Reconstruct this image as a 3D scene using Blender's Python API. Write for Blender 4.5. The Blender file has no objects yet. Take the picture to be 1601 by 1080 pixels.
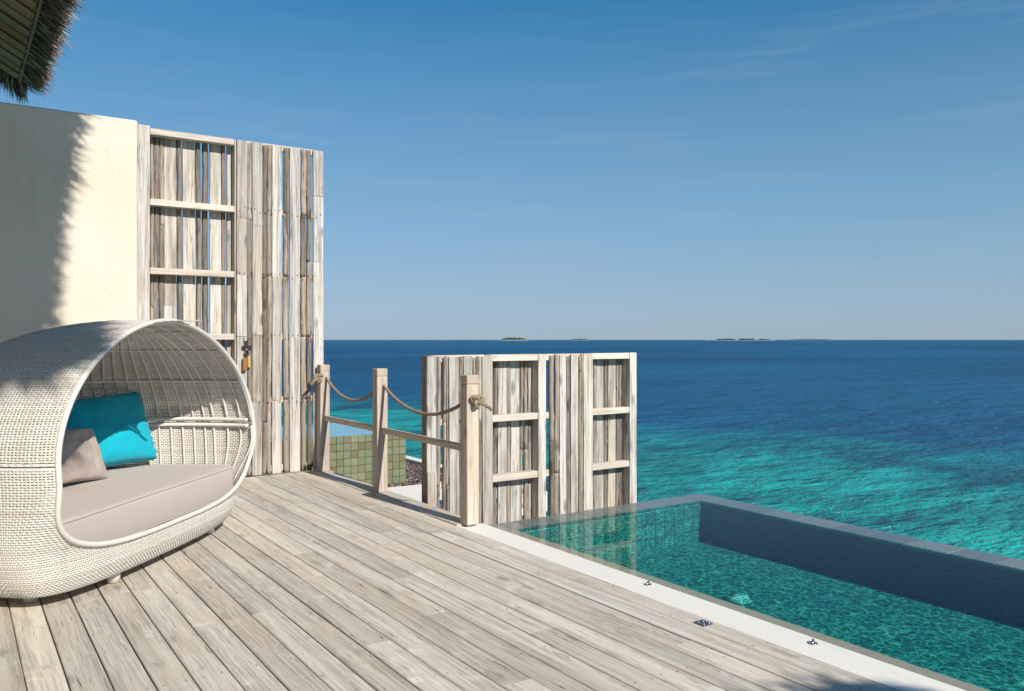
import bpy, bmesh, math, random
from mathutils import Vector, Matrix, noise
R = math.radians
random.seed(7)
sc = bpy.context.scene
COL = sc.collection

# ------------------------------------------------------------------ camera, sky, sun, exposure
CAM_H = 1.38
YAW = math.atan(876 / 1290.0)
cam_d = bpy.data.cameras.new('camera')
cam = bpy.data.objects.new('camera', cam_d)
COL.objects.link(cam)
cam.location = (0, 0, CAM_H)
cam.rotation_euler = (R(90), 0, -YAW)
cam_d.sensor_width = 36
cam_d.lens = 36 * 1290 / 1601.0
cam_d.shift_y = -9 / 1601.0
cam_d.clip_start = 0.05
cam_d.clip_end = 90000
sc.camera = cam

SX, SY = 0.115, 1.38                                   # towards the sun, per metre of rise: +X and -Y
to_sun = Vector((SX, -SY, 1)).normalized()
SUN_EL = math.asin(to_sun.z)
SUN_AZ = math.atan2(to_sun.x, to_sun.y)               # clockwise from +Y
world = bpy.data.worlds.new('World')
sc.world = world
world.use_nodes = True
wn = world.node_tree
wn.nodes.clear()
wo = wn.nodes.new('ShaderNodeOutputWorld')
wb = wn.nodes.new('ShaderNodeBackground')
ws = wn.nodes.new('ShaderNodeTexSky')
ws.sky_type = 'NISHITA'
ws.sun_disc = False
ws.sun_elevation = SUN_EL
ws.sun_rotation = SUN_AZ
ws.air_density = 1.0
ws.dust_density = 0.3
ws.ozone_density = 7.0
wh = wn.nodes.new('ShaderNodeHueSaturation')
wh.inputs['Saturation'].default_value = 1.22
wh.inputs['Hue'].default_value = 0.49
wn.links.new(ws.outputs[0], wh.inputs['Color'])
# soft shoulder: the bright low sky keeps its blue instead of washing out
wk = wn.nodes.new('ShaderNodeVectorMath'); wk.operation = 'MULTIPLY_ADD'
wk.inputs[1].default_value = (0.13, 0.125, 0.05)
wk.inputs[2].default_value = (0.93, 0.745, 0.88)
wd = wn.nodes.new('ShaderNodeVectorMath'); wd.operation = 'DIVIDE'
wn.links.new(wh.outputs[0], wk.inputs[0])
wn.links.new(wh.outputs[0], wd.inputs[0])
wn.links.new(wk.outputs[0], wd.inputs[1])
# sea haze: a pale band all round the horizon, with faint high wisps
wt = wn.nodes.new('ShaderNodeTexCoord')
wx = wn.nodes.new('ShaderNodeSeparateXYZ')
wn.links.new(wt.outputs['Generated'], wx.inputs[0])
wr = wn.nodes.new('ShaderNodeValToRGB')
wr.color_ramp.elements.new(0.14)
for k_, (p_, v_) in enumerate(((0.0, 0.55), (0.14, 0.42), (0.40, 0.0))):
    wr.color_ramp.elements[k_].position = p_
    wr.color_ramp.elements[k_].color = (v_, v_, v_, 1)
wn.links.new(wx.outputs[2], wr.inputs[0])
wmap = wn.nodes.new('ShaderNodeMapping'); wmap.inputs['Scale'].default_value = (2.2, 2.2, 26)
wmap.inputs['Rotation'].default_value = (0.03, 0.05, 0)
wn.links.new(wt.outputs['Generated'], wmap.inputs['Vector'])
wno = wn.nodes.new('ShaderNodeTexNoise'); wno.inputs['Scale'].default_value = 1.6; wno.inputs['Detail'].default_value = 6; wno.inputs['Roughness'].default_value = 0.62
wn.links.new(wmap.outputs[0], wno.inputs['Vector'])
wr2 = wn.nodes.new('ShaderNodeValToRGB')
wr2.color_ramp.elements[0].position = 0.52; wr2.color_ramp.elements[0].color = (0, 0, 0, 1)
wr2.color_ramp.elements[1].position = 0.78; wr2.color_ramp.elements[1].color = (0.16, 0.16, 0.16, 1)
wn.links.new(wno.outputs['Fac'], wr2.inputs[0])
wa = wn.nodes.new('ShaderNodeMath'); wa.operation = 'ADD'; wa.use_clamp = True
wn.links.new(wr.outputs[0], wa.inputs[0]); wn.links.new(wr2.outputs[0], wa.inputs[1])
wm = wn.nodes.new('ShaderNodeMixRGB')
wm.inputs[2].default_value = (3.05, 4.2, 5.25, 1)
wn.links.new(wa.outputs[0], wm.inputs[0])
wn.links.new(wd.outputs[0], wm.inputs[1])
wn.links.new(wm.outputs[0], wb.inputs['Color'])
wb.inputs['Strength'].default_value = 0.092
wn.links.new(wb.outputs[0], wo.inputs['Surface'])

sun_d = bpy.data.lights.new('sun', 'SUN')
sun_d.energy = 4.6
sun_d.angle = R(0.5)
sun_d.color = (1.0, 0.94, 0.85)
sun = bpy.data.objects.new('sun', sun_d)
COL.objects.link(sun)
sun.rotation_euler = to_sun.to_track_quat('Z', 'Y').to_euler()
sun.location = (2, -12, 12)

sc.view_settings.view_transform = 'Standard'
sc.view_settings.look = 'None'
sc.view_settings.gamma = 1
sc.view_settings.use_curve_mapping = False
sc.view_settings.exposure = 0.34
sc.cycles.max_bounces = 8
sc.cycles.transparent_max_bounces = 12
sc.cycles.use_denoising = True
sc.cycles.sample_clamp_indirect = 6

# ------------------------------------------------------------------ helpers
WLOC = {}


def reg(o, parent, wloc):
    wloc = Vector(wloc)
    COL.objects.link(o)
    WLOC[o] = wloc
    if parent is not None:
        o.parent = parent
        o.location = wloc - WLOC[parent]
    else:
        o.location = wloc
    return o


def empty(name, wloc, parent=None):
    o = bpy.data.objects.new(name, None)
    o.empty_display_size = 0.1
    return reg(o, parent, wloc)


def tag(o, label=None, cat=None, group=None, kind=None):
    if label: o['label'] = label
    if cat: o['category'] = cat
    if group: o['group'] = group
    if kind: o['kind'] = kind
    return o


def mesh_obj(name, verts, faces, mat, parent=None, loc=(0, 0, 0), smooth=False):
    """verts in coordinates relative to loc (world)."""
    me = bpy.data.meshes.new(name)
    me.from_pydata([tuple(v) for v in verts], [], faces)
    me.update()
    if smooth:
        me.polygons.foreach_set('use_smooth', [True] * len(me.polygons))
    for m in (mat if isinstance(mat, (list, tuple)) else [mat]):
        me.materials.append(m)
    return reg(bpy.data.objects.new(name, me), parent, loc)


def bm_obj(name, bm, mat, parent=None, loc=(0, 0, 0), smooth=False):
    me = bpy.data.meshes.new(name)
    bm.to_mesh(me)
    bm.free()
    if smooth:
        me.polygons.foreach_set('use_smooth', [True] * len(me.polygons))
    for m in (mat if isinstance(mat, (list, tuple)) else [mat]):
        me.materials.append(m)
    return reg(bpy.data.objects.new(name, me), parent, loc)


def share(name, me, parent, loc):
    return reg(bpy.data.objects.new(name, me), parent, loc)


def box_bm(sx, sy, sz, bev=0.0, seg=1):
    bm = bmesh.new()
    bmesh.ops.create_cube(bm, size=1)
    bmesh.ops.scale(bm, vec=(sx, sy, sz), verts=bm.verts)
    if bev:
        bmesh.ops.bevel(bm, geom=list(bm.edges), offset=bev, segments=seg, affect='EDGES', profile=0.5)
    return bm


def box(name, lo, hi, mat, parent=None, bev=0.0):
    lo, hi = Vector(lo), Vector(hi)
    s = hi - lo
    return bm_obj(name, box_bm(s.x, s.y, s.z, bev), mat, parent, (lo + hi) / 2)


def tube(path, radius, sides=8, closed=False):
    """swept tube -> verts, faces. radius may be a list."""
    n = len(path)
    path = [Vector(p) for p in path]
    V, F = [], []
    up = None
    for i in range(n):
        if closed:
            t = path[(i + 1) % n] - path[(i - 1) % n]
        else:
            t = path[min(i + 1, n - 1)] - path[max(i - 1, 0)]
        t.normalize()
        if up is None:
            up = Vector((0, 0, 1)) if abs(t.z) < 0.9 else Vector((1, 0, 0))
        side = t.cross(up)
        if side.length < 1e-6:
            side = t.orthogonal()
        side.normalize()
        up = side.cross(t).normalized()
        r = radius[i] if isinstance(radius, (list, tuple)) else radius
        for k in range(sides):
            a = 2 * math.pi * k / sides
            V.append(path[i] + side * (r * math.cos(a)) + up * (r * math.sin(a)))
    for i in range(n if closed else n - 1):
        j = (i + 1) % n
        for k in range(sides):
            l = (k + 1) % sides
            F.append((i * sides + k, i * sides + l, j * sides + l, j * sides + k))
    if not closed:
        F.append(tuple(range(sides))[::-1])
        F.append(tuple((n - 1) * sides + k for k in range(sides)))
    return V, F


def merge(lst):
    V, F = [], []
    for v, f in lst:
        o = len(V)
        V += v
        F += [tuple(i + o for i in q) for q in f]
    return V, F


# ------------------------------------------------------------------ materials
class N:
    def __init__(s, name):
        s.m = bpy.data.materials.new(name)
        s.m.use_nodes = True
        s.t = s.m.node_tree
        s.t.nodes.clear()
        s.out = s.t.nodes.new('ShaderNodeOutputMaterial')

    def n(s, typ, **kw):
        nd = s.t.nodes.new('ShaderNode' + typ)
        for k, v in kw.items():
            if k.startswith('i_'):
                key = k[2:].replace('_', ' ')
                nd.inputs[key].default_value = v
            else:
                setattr(nd, k, v)
        return nd

    def l(s, a, b):
        s.t.links.new(a, b)

    def ramp(s, fac, stops, interp='LINEAR'):
        r = s.n('ValToRGB')
        r.color_ramp.interpolation = interp
        e = r.color_ramp.elements
        while len(e) < len(stops):
            e.new(0.5)
        for i, (p, c) in enumerate(stops):
            e[i].position = p
            e[i].color = (c, c, c, 1) if isinstance(c, (int, float)) else (*c, 1)
        s.l(fac, r.inputs[0])
        return r.outputs[0]

    def mix(s, a, b, fac, mode='MIX'):
        x = s.n('MixRGB', blend_type=mode)
        for k, val in ((1, a), (2, b), (0, fac)):
            sock = x.inputs[k]
            if hasattr(val, 'links'):
                s.l(val, sock)
            elif isinstance(val, (int, float)):
                sock.default_value = val if k == 0 else (val, val, val, 1)
            else:
                sock.default_value = (*val, 1)
        return x.outputs[0]

    def math(s, op, a, b=0.0, clamp=False):
        x = s.n('Math', operation=op, use_clamp=clamp)
        for sock, val in ((x.inputs[0], a), (x.inputs[1], b)):
            if hasattr(val, 'links'):
                s.l(val, sock)
            else:
                sock.default_value = val
        return x.outputs[0]

    def noise(s, vec, scale, detail=4, rough=0.55, dist=0.0):
        x = s.n('TexNoise')
        x.inputs['Scale'].default_value = scale
        x.inputs['Detail'].default_value = detail
        x.inputs['Roughness'].default_value = rough
        x.inputs['Distortion'].default_value = dist
        if vec is not None:
            s.l(vec, x.inputs['Vector'])
        return x.outputs['Fac']

    def vmap(s, vec, scale=(1, 1, 1), loc=None):
        x = s.n('Mapping')
        x.inputs['Scale'].default_value = scale
        s.l(vec, x.inputs['Vector'])
        if loc is not None:
            s.l(loc, x.inputs['Location'])
        return x.outputs[0]

    def principled(s, color, rough=0.6, bump=None, bstr=0.3, bdist=0.01, spec=0.3, metal=0.0):
        p = s.n('BsdfPrincipled')
        if hasattr(color, 'links'):
            s.l(color, p.inputs['Base Color'])
        else:
            p.inputs['Base Color'].default_value = (*color, 1)
        if hasattr(rough, 'links'):
            s.l(rough, p.inputs['Roughness'])
        else:
            p.inputs['Roughness'].default_value = rough
        p.inputs['Specular IOR Level'].default_value = spec
        p.inputs['Metallic'].default_value = metal
        if bump is not None:
            b = s.n('Bump')
            b.inputs['Strength'].default_value = bstr
            b.inputs['Distance'].default_value = bdist
            s.l(bump, b.inputs['Height'])
            s.l(b.outputs[0], p.inputs['Normal'])
        s.l(p.outputs[0], s.out.inputs['Surface'])
        return p


def plain(name, color, rough=0.6, spec=0.3, metal=0.0, nscale=0, namt=0.15, bstr=0.0):
    a = N(name)
    if nscale:
        tc = a.n('TexCoord')
        f = a.noise(tc.outputs['Object'], nscale, 5)
        col = a.mix(tuple(c * (1 - namt) for c in color), tuple(min(1, c * (1 + namt)) for c in color), f)
        a.principled(col, rough, f if bstr else None, bstr, 0.01, spec, metal)
    else:
        a.principled(color, rough, spec=spec, metal=metal)
    return a.m


def wood(name, axis, light, dark, vary=0.35, crack=0.6, grain=1.0, knots=0.5, pale=0.0, grey=0.3, stain=0.4):
    """weathered wood, grain along one object axis; every object gets its own offset and tone"""
    a = N(name)
    tc = a.n('TexCoord')
    oi = a.n('ObjectInfo')
    rnd = oi.outputs['Random']
    comb = a.n('CombineXYZ')
    a.l(a.math('MULTIPLY', rnd, 37.0), comb.inputs[0])
    a.l(a.math('MULTIPLY', rnd, 91.0), comb.inputs[1])
    a.l(a.math('MULTIPLY', rnd, 53.0), comb.inputs[2])
    add = a.n('VectorMath', operation='ADD')
    a.l(tc.outputs['Object'], add.inputs[0])
    a.l(comb.outputs[0], add.inputs[1])
    P = add.outputs[0]
    # knots push the grain round them
    sk = [6, 6, 6]; sk[axis] = 2.2
    vor = a.n('TexVoronoi', feature='F1')
    a.l(a.vmap(P, sk), vor.inputs['Vector'])
    vor.inputs['Scale'].default_value = 1.0
    kd = vor.outputs['Distance']
    kmask = a.ramp(kd, [(0.0, 1.0), (0.10, 0.75), (0.2, 0.0)])
    sg = [55 * grain] * 3; sg[axis] = 1.6
    warp = a.noise(a.vmap(P, (3, 3, 3)), 1.0, 2)
    wv = a.n('VectorMath', operation='MULTIPLY_ADD')
    cw = a.n('CombineXYZ')
    for i in range(3):
        a.l(a.math('MULTIPLY', a.math('ADD', a.math('MULTIPLY', warp, 0.03), a.math('MULTIPLY', kmask, 0.02)), 0.0 if i == axis else 1.0), cw.inputs[i])
    ad2 = a.n('VectorMath', operation='ADD')
    a.l(P, ad2.inputs[0]); a.l(cw.outputs[0], ad2.inputs[1])
    a.t.nodes.remove(wv)
    PG = ad2.outputs[0]
    g1 = a.noise(a.vmap(PG, sg), 1.0, 6, 0.65)
    sg2 = [12] * 3; sg2[axis] = 0.5
    g2 = a.noise(a.vmap(PG, sg2), 1.0, 3)
    sc3 = [75] * 3; sc3[axis] = 2.6
    g3 = a.noise(a.vmap(PG, sc3), 1.0, 4, 0.7)
    base = a.mix(dark, light, a.ramp(g1, [(0.36, 0.0), (0.58, 1.0)]))
    base = a.mix(base, tuple(x * 1.12 for x in light), a.ramp(g2, [(0.45, 0.0), (0.7, 0.75)]))
    warmer = (light[0] * 0.95, light[1] * 0.84, light[2] * 0.72)
    base = a.mix(base, warmer, a.math('MULTIPLY', a.ramp(a.noise(a.vmap(P, (2, 2, 2)), 1.0, 2), [(0.45, 0.0), (0.7, 1.0)]), 0.45))
    ck = a.ramp(g3, [(0.335, 1.0), (0.385, 0.0)])
    ckm = a.math('MULTIPLY', ck, a.ramp(a.noise(a.vmap(P, (4, 4, 4)), 1.0, 2), [(0.42, 0.0), (0.6, crack)]))
    base = a.mix(base, tuple(x * 0.22 for x in dark), ckm)
    base = a.mix(base, tuple(x * 0.6 for x in dark), a.math('MULTIPLY', kmask, knots))
    sw = [16, 16, 16]; sw[axis] = 0.9
    stn = a.ramp(a.noise(a.vmap(P, sw), 1.0, 5, 0.65, 0.5), [(0.50, 0.0), (0.68, stain)])
    base = a.mix(base, tuple(x * 0.55 for x in dark), stn)
    if pale:
        pm = a.ramp(a.noise(a.vmap(P, (7, 5, 7)), 1.0, 3, 0.6, 0.4), [(0.60, 0.0), (0.72, pale)])
        base = a.mix(base, (0.72, 0.68, 0.62), pm)
    r2 = a.math('FRACT', a.math('MULTIPLY', rnd, 17.3))
    lum = a.n('RGBToBW'); a.l(base, lum.inputs[0])
    base = a.mix(base, lum.outputs[0], a.math('MULTIPLY', r2, grey))
    tone = a.math('ADD', a.math('MULTIPLY', rnd, vary), 1.0 - vary * 0.55)
    base = a.mix(base, tone, 1.0, 'MULTIPLY')
    h = a.math('SUBTRACT', g1, a.math('MULTIPLY', ckm, 0.8))
    a.principled(base, 0.78, h, 0.5, 0.004, 0.2)
    return a.m


M = {}
M['deck'] = wood('deck_wood', 1, (0.60, 0.54, 0.455), (0.345, 0.295, 0.235), 0.30, 1.0, 1.7, 0.4, 0.55, 0.25, 0.28)
M['slat'] = wood('slat_wood', 2, (0.56, 0.51, 0.445), (0.25, 0.205, 0.16), 0.42, 1.0, 0.75, 0.85, 0.0, 0.6, 0.55)
M['pole'] = wood('pole_wood', 2, (0.37, 0.31, 0.25), (0.125, 0.088, 0.062), 0.75, 1.0, 0.6, 0.9)
M['railx'] = wood('rail_wood_crosswise', 0, (0.64, 0.57, 0.48), (0.46, 0.38, 0.31), 0.15, 0.4, 1.0, 0.4)
M['raily'] = wood('rail_wood_lengthwise', 1, (0.56, 0.47, 0.39), (0.36, 0.28, 0.22), 0.15, 0.5, 1.0, 0.4)
M['post'] = wood('post_wood', 2, (0.56, 0.475, 0.39), (0.38, 0.30, 0.235), 0.15, 0.5, 0.8, 0.55)
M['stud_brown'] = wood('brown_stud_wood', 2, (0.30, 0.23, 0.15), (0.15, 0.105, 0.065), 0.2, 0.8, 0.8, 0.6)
M['soffit'] = wood('soffit_wood', 0, (0.62, 0.30, 0.095), (0.40, 0.185, 0.055), 0.35, 0.3, 0.6, 0.3)


def weave_mat():
    a = N('cream_wicker')
    g = a.n('NewGeometry')
    f = a.noise(g.outputs['Position'], 60, 3)
    col = a.mix((0.58, 0.545, 0.49), (0.72, 0.685, 0.63), f)
    col = a.mix(col, a.ramp(g.outputs['Random Per Island'], [(0.0, (0.80, 0.76, 0.70)), (0.5, 0.97), (1.0, 1.0)]), 1.0, 'MULTIPLY')
    a.principled(col, 0.5, None, spec=0.35)
    return a.m


M['wicker'] = weave_mat()
M['wicker_in'] = plain('cream_cane', (0.66, 0.62, 0.56), 0.5, 0.3, 0, 40, 0.1)


def fabric(name, color, scale=900, rough=0.9, tint=0.08):
    a = N(name)
    tc = a.n('TexCoord')
    w = a.noise(tc.outputs['Object'], scale, 2)
    b = a.noise(tc.outputs['Object'], 5, 3)
    col = a.mix(tuple(c * (1 - tint) for c in color), tuple(c * (1 + tint) for c in color), a.mix(w, b, 0.5))
    p = a.principled(col, rough, w, 0.15, 0.002, 0.15)
    p.inputs['Sheen Weight'].default_value = 0.15
    return a.m


M['mattress'] = fabric('taupe_canvas', (0.47, 0.405, 0.365))
M['grey_cushion'] = fabric('warm_grey_canvas', (0.40, 0.335, 0.29))
M['teal'] = fabric('turquoise_canvas', (0.006, 0.36, 0.47))
M['white'] = plain('white_plastic', (0.72, 0.69, 0.64), 0.4)
def coping_mat():
    a = N('pale_terrazzo')
    g = a.n('NewGeometry')
    P = g.outputs['Position']
    sp = a.noise(P, 120, 3, 0.7)
    col = a.mix((0.72, 0.685, 0.62), (0.80, 0.765, 0.70), a.ramp(sp, [(0.35, 0.0), (0.6, 1.0)]))
    w = a.noise(a.vmap(P, (7, 2.2, 1)), 1.0, 5, 0.65, 0.6)
    col = a.mix(col, (0.55, 0.50, 0.42), a.ramp(w, [(0.54, 0.0), (0.72, 0.4)]))
    a.principled(col, 0.55, sp, 0.12, 0.003, 0.3)
    return a.m


M['coping'] = coping_mat()
M['terrace'] = plain('pale_concrete', (0.76, 0.72, 0.66), 0.7, 0.2, 0, 6, 0.06)
M['dark'] = plain('dark_underdeck', (0.02, 0.017, 0.014), 0.9, 0.1)
M['chrome'] = plain('brushed_steel', (0.55, 0.56, 0.57), 0.22, 0.5, 1.0)
M['steel_plate'] = plain('blue_grey_steel', (0.12, 0.15, 0.19), 0.4, 0.5, 0.6, 60, 0.2)
M['iron'] = plain('dark_iron', (0.04, 0.032, 0.027), 0.6, 0.4, 0.5, 60, 0.3)
M['brass'] = plain('worn_brass', (0.50, 0.36, 0.14), 0.5, 0.5, 0.3, 60, 0.2)
M['rust'] = plain('rusty_brown_metal', (0.30, 0.145, 0.05), 0.6, 0.3, 0.2, 60, 0.3)


def plaster():
    a = N('cream_render')
    tc = a.n('TexCoord')
    f = a.noise(tc.outputs['Object'], 1.2, 5)
    fine = a.noise(tc.outputs['Object'], 90, 4, 0.7)
    mid = a.noise(a.vmap(tc.outputs['Object'], (22, 22, 9)), 1.0, 5, 0.65)
    col = a.mix((0.69, 0.61, 0.495), (0.765, 0.69, 0.58), a.ramp(f, [(0.35, 0.0), (0.65, 1.0)]))
    sx = a.n('SeparateXYZ'); a.l(tc.outputs['Object'], sx.inputs[0])
    # weather stains run down from the coping
    st = a.noise(a.vmap(tc.outputs['Object'], (9, 1, 0.6)), 1.0, 4, 0.6)
    stm = a.math('MULTIPLY', a.ramp(st, [(0.55, 0.0), (0.75, 0.5)]), a.ramp(sx.outputs[2], [(0.0, 0.0), (1.0, 1.0)]))
    col = a.mix(col, (0.42, 0.35, 0.26), a.math('MULTIPLY', stm, 0.4))
    h = a.math('ADD', a.math('MULTIPLY', fine, 0.5), mid)
    a.principled(col, 0.85, h, 0.9, 0.014, 0.15)
    return a.m


M['plaster'] = plaster()


def sea_mat():
    a = N('sea_water')
    g = a.n('NewGeometry')
    P = g.outputs['Position']
    sx = a.n('SeparateXYZ'); a.l(P, sx.inputs[0])
    warp = a.noise(a.vmap(P, (0.06, 0.06, 1)), 1.0, 4)
    x = a.math('ADD', sx.outputs[0], a.math('MULTIPLY', a.math('SUBTRACT', warp, 0.5), 13.0))
    x = a.math('ADD', x, a.math('MULTIPLY', a.math('SUBTRACT', sx.outputs[1], 15.0), 0.27))
    reef = a.ramp(a.math('DIVIDE', x, 60.0), [(0.15, 0.0), (0.31, 0.42), (0.39, 1.0)])
    pn = a.noise(a.vmap(P, (0.20, 0.30, 1)), 1.0, 6, 0.62, 0.8)
    shallow = a.mix((0.001, 0.075, 0.10), (0.010, 0.43, 0.38), a.ramp(pn, [(0.36, 0.0), (0.50, 0.40), (0.66, 1.0)]))
    dn = a.noise(a.vmap(P, (0.012, 0.02, 1)), 1.0, 4)
    deep = a.mix((0.002, 0.062, 0.15), (0.004, 0.105, 0.22), a.ramp(dn, [(0.35, 0.0), (0.65, 1.0)]))
    col = a.mix(shallow, deep, reef)
    # waves
    v1 = a.noise(a.vmap(P, (0.75, 1.15, 1)), 1.0, 5, 0.62, 0.15)
    v2 = a.noise(a.vmap(P, (3.2, 4.8, 1)), 1.0, 4, 0.6)
    v3 = a.noise(a.vmap(P, (0.22, 0.40, 1)), 1.0, 4, 0.6, 0.2)
    v4 = a.noise(a.vmap(P, (0.05, 0.09, 1)), 1.0, 3, 0.6)
    h = a.math('ADD', a.math('ADD', v1, a.math('MULTIPLY', v4, 3.0)), a.math('ADD', a.math('MULTIPLY', v2, 0.34), a.math('MULTIPLY', v3, 2.0)))
    b = a.n('Bump')
    b.inputs['Strength'].default_value = 1.0
    b.inputs['Distance'].default_value = 0.8
    a.l(h, b.inputs['Height'])
    dif = a.n('BsdfDiffuse')
    a.l(col, dif.inputs['Color'])
    b2 = a.n('Bump')
    b2.inputs['Strength'].default_value = 0.6
    b2.inputs['Distance'].default_value = 0.8
    a.l(h, b2.inputs['Height'])
    a.l(b2.outputs[0], dif.inputs['Normal'])
    gl = a.n('BsdfGlossy')
    gl.inputs['Roughness'].default_value = 0.16
    a.l(b.outputs[0], gl.inputs['Normal'])
    fr = a.n('Fresnel')
    fr.inputs['IOR'].default_value = 1.30
    a.l(b.outputs[0], fr.inputs['Normal'])
    mx = a.n('MixShader')
    a.l(a.math('MULTIPLY', fr.outputs[0], 0.7), mx.inputs[0])
    a.l(dif.outputs[0], mx.inputs[1]); a.l(gl.outputs[0], mx.inputs[2])
    a.l(mx.outputs[0], a.out.inputs['Surface'])
    return a.m


M['sea'] = sea_mat()


def pool_water(name, deep):
    a = N(name)
    g = a.n('NewGeometry')
    P = g.outputs['Position']
    w1 = a.noise(a.vmap(P, (9, 9, 1)), 1.0, 3, 0.5, 0.4)
    w2 = a.noise(a.vmap(P, (26, 26, 1)), 1.0, 2)
    b = a.n('Bump')
    b.inputs['Strength'].default_value = 0.07 if deep else 0.045
    b.inputs['Distance'].default_value = 0.012
    a.l(a.math('ADD', w1, a.math('MULTIPLY', w2, 0.25)), b.inputs['Height'])
    tr = a.n('BsdfTransparent')
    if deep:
        # caustic light net painted into the transmission colour as bright cell edges
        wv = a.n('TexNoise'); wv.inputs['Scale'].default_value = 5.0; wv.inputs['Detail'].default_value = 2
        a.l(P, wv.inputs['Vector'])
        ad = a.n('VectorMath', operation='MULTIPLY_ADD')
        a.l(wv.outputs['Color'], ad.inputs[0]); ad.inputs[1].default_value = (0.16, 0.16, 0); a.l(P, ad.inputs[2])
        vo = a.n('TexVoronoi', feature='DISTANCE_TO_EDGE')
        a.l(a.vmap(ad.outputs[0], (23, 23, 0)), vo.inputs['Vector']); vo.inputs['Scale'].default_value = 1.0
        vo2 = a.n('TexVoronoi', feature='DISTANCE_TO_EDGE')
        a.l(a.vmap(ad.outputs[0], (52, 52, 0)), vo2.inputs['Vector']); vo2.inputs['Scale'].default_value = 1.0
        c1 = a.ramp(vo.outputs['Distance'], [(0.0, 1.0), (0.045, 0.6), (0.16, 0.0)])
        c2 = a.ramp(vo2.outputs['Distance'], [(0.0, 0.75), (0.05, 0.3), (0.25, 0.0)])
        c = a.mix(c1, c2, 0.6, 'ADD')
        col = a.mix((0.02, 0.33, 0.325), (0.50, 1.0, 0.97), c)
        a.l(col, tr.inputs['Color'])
    else:
        tr.inputs['Color'].default_value = (0.93, 0.96, 0.94, 1)
    gl = a.n('BsdfGlossy')
    gl.inputs['Roughness'].default_value = 0.02
    a.l(b.outputs[0], gl.inputs['Normal'])
    # reflectance from the angle alone, the same from above and from below
    dt = a.n('VectorMath', operation='DOT_PRODUCT')
    a.l(b.outputs[0], dt.inputs[0]); a.l(g.outputs['Incoming'], dt.inputs[1])
    inv = a.math('SUBTRACT', 1.0, a.math('ABSOLUTE', dt.outputs['Value']), True)
    fac = a.math('ADD', a.math('MULTIPLY', a.math('POWER', inv, 5.0), 0.60), 0.02)
    mx = a.n('MixShader')
    a.l(fac, mx.inputs[0])
    a.l(tr.outputs[0], mx.inputs[1]); a.l(gl.outputs[0], mx.inputs[2])
    a.l(mx.outputs[0], a.out.inputs['Surface'])
    return a.m


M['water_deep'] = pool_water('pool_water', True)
M['water_film'] = pool_water('shallow_water_film', False)


def pool_floor():
    a = N('green_stone_mosaic')
    g = a.n('NewGeometry')
    vo = a.n('TexVoronoi', feature='F1')
    a.l(a.vmap(g.outputs['Position'], (24, 24, 24)), vo.inputs['Vector']); vo.inputs['Scale'].default_value = 1.0
    sp = a.n('SeparateColor'); a.l(vo.outputs['Color'], sp.inputs[0])
    col = a.ramp(sp.outputs[0], [(0.0, (0.04, 0.15, 0.15)), (0.3, (0.08, 0.26, 0.25)), (0.6, (0.11, 0.33, 0.30)), (0.88, (0.16, 0.37, 0.27)), (1.0, (0.26, 0.46, 0.34))])
    n2 = a.noise(g.outputs['Position'], 3.0, 3)
    col = a.mix(col, (0.07, 0.27, 0.28), a.ramp(n2, [(0.4, 0.0), (0.7, 0.5)]))
    a.principled(col, 0.7, spec=0.2)
    return a.m


M['pool_floor'] = pool_floor()


def tile_mat(name, stops, spots=(0.22, 0.14, 0.07), rough=0.6, spec=0.3, nscale=30):
    a = N(name)
    oi = a.n('ObjectInfo')
    tc = a.n('TexCoord')
    col = a.ramp(oi.outputs['Random'], stops)
    comb = a.n('CombineXYZ')
    a.l(a.math('MULTIPLY', oi.outputs['Random'], 71.0), comb.inputs[0])
    a.l(a.math('MULTIPLY', oi.outputs['Random'], 33.0), comb.inputs[2])
    ad = a.n('VectorMath', operation='ADD'); a.l(tc.outputs['Object'], ad.inputs[0]); a.l(comb.outputs[0], ad.inputs[1])
    n1 = a.noise(ad.outputs[0], nscale, 4, 0.6)
    col = a.mix(col, spots, a.ramp(n1, [(0.56, 0.0), (0.72, 0.75)]))
    n2 = a.noise(ad.outputs[0], nscale * 3, 3)
    col = a.mix(col, 0.75, a.ramp(n2, [(0.4, 0.25), (0.7, 0.0)]), 'MULTIPLY')
    a.principled(col, rough, n1, 0.2, 0.003, spec)
    return a.m


M['olive_tile'] = tile_mat('olive_stone_tile', [(0.0, (0.135, 0.125, 0.065)), (0.3, (0.165, 0.17, 0.095)), (0.6, (0.165, 0.185, 0.11)), (0.85, (0.15, 0.18, 0.112)), (0.95, (0.23, 0.225, 0.14)), (1.0, (0.16, 0.125, 0.07))], (0.115, 0.085, 0.045), 0.6, 0.3, 22)
M['blue_tile'] = tile_mat('blue_green_pool_tile', [(0.0, (0.09, 0.25, 0.25)), (0.5, (0.12, 0.31, 0.29)), (1.0, (0.16, 0.36, 0.31))], (0.08, 0.22, 0.20), 0.4, 0.4, 12)
M['rim_tile'] = tile_mat('grey_stone_rim_tile', [(0.0, (0.13, 0.145, 0.15)), (0.5, (0.18, 0.195, 0.195)), (1.0, (0.24, 0.245, 0.235))], (0.17, 0.17, 0.155), 0.35, 0.4, 10)
M['grout'] = plain('dark_grout', (0.10, 0.11, 0.07), 0.8, 0.1)
M['pool_grout'] = plain('pale_pool_grout', (0.30, 0.45, 0.46), 0.8, 0.1)
M['ledge'] = plain('tan_stone_ledge', (0.33, 0.29, 0.22), 0.5, 0.3, 0, 25, 0.15)
M['pool_wall'] = plain('shade_blue_pool_wall', (0.012, 0.035, 0.07), 0.5, 0.2, 0, 3, 0.2)  # near-black navy stands in for shade on the sunless inner wall
M['pebble'] = tile_mat('dark_pebbles', [(0.0, (0.05, 0.035, 0.03)), (1.0, (0.10, 0.07, 0.06))])


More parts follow.
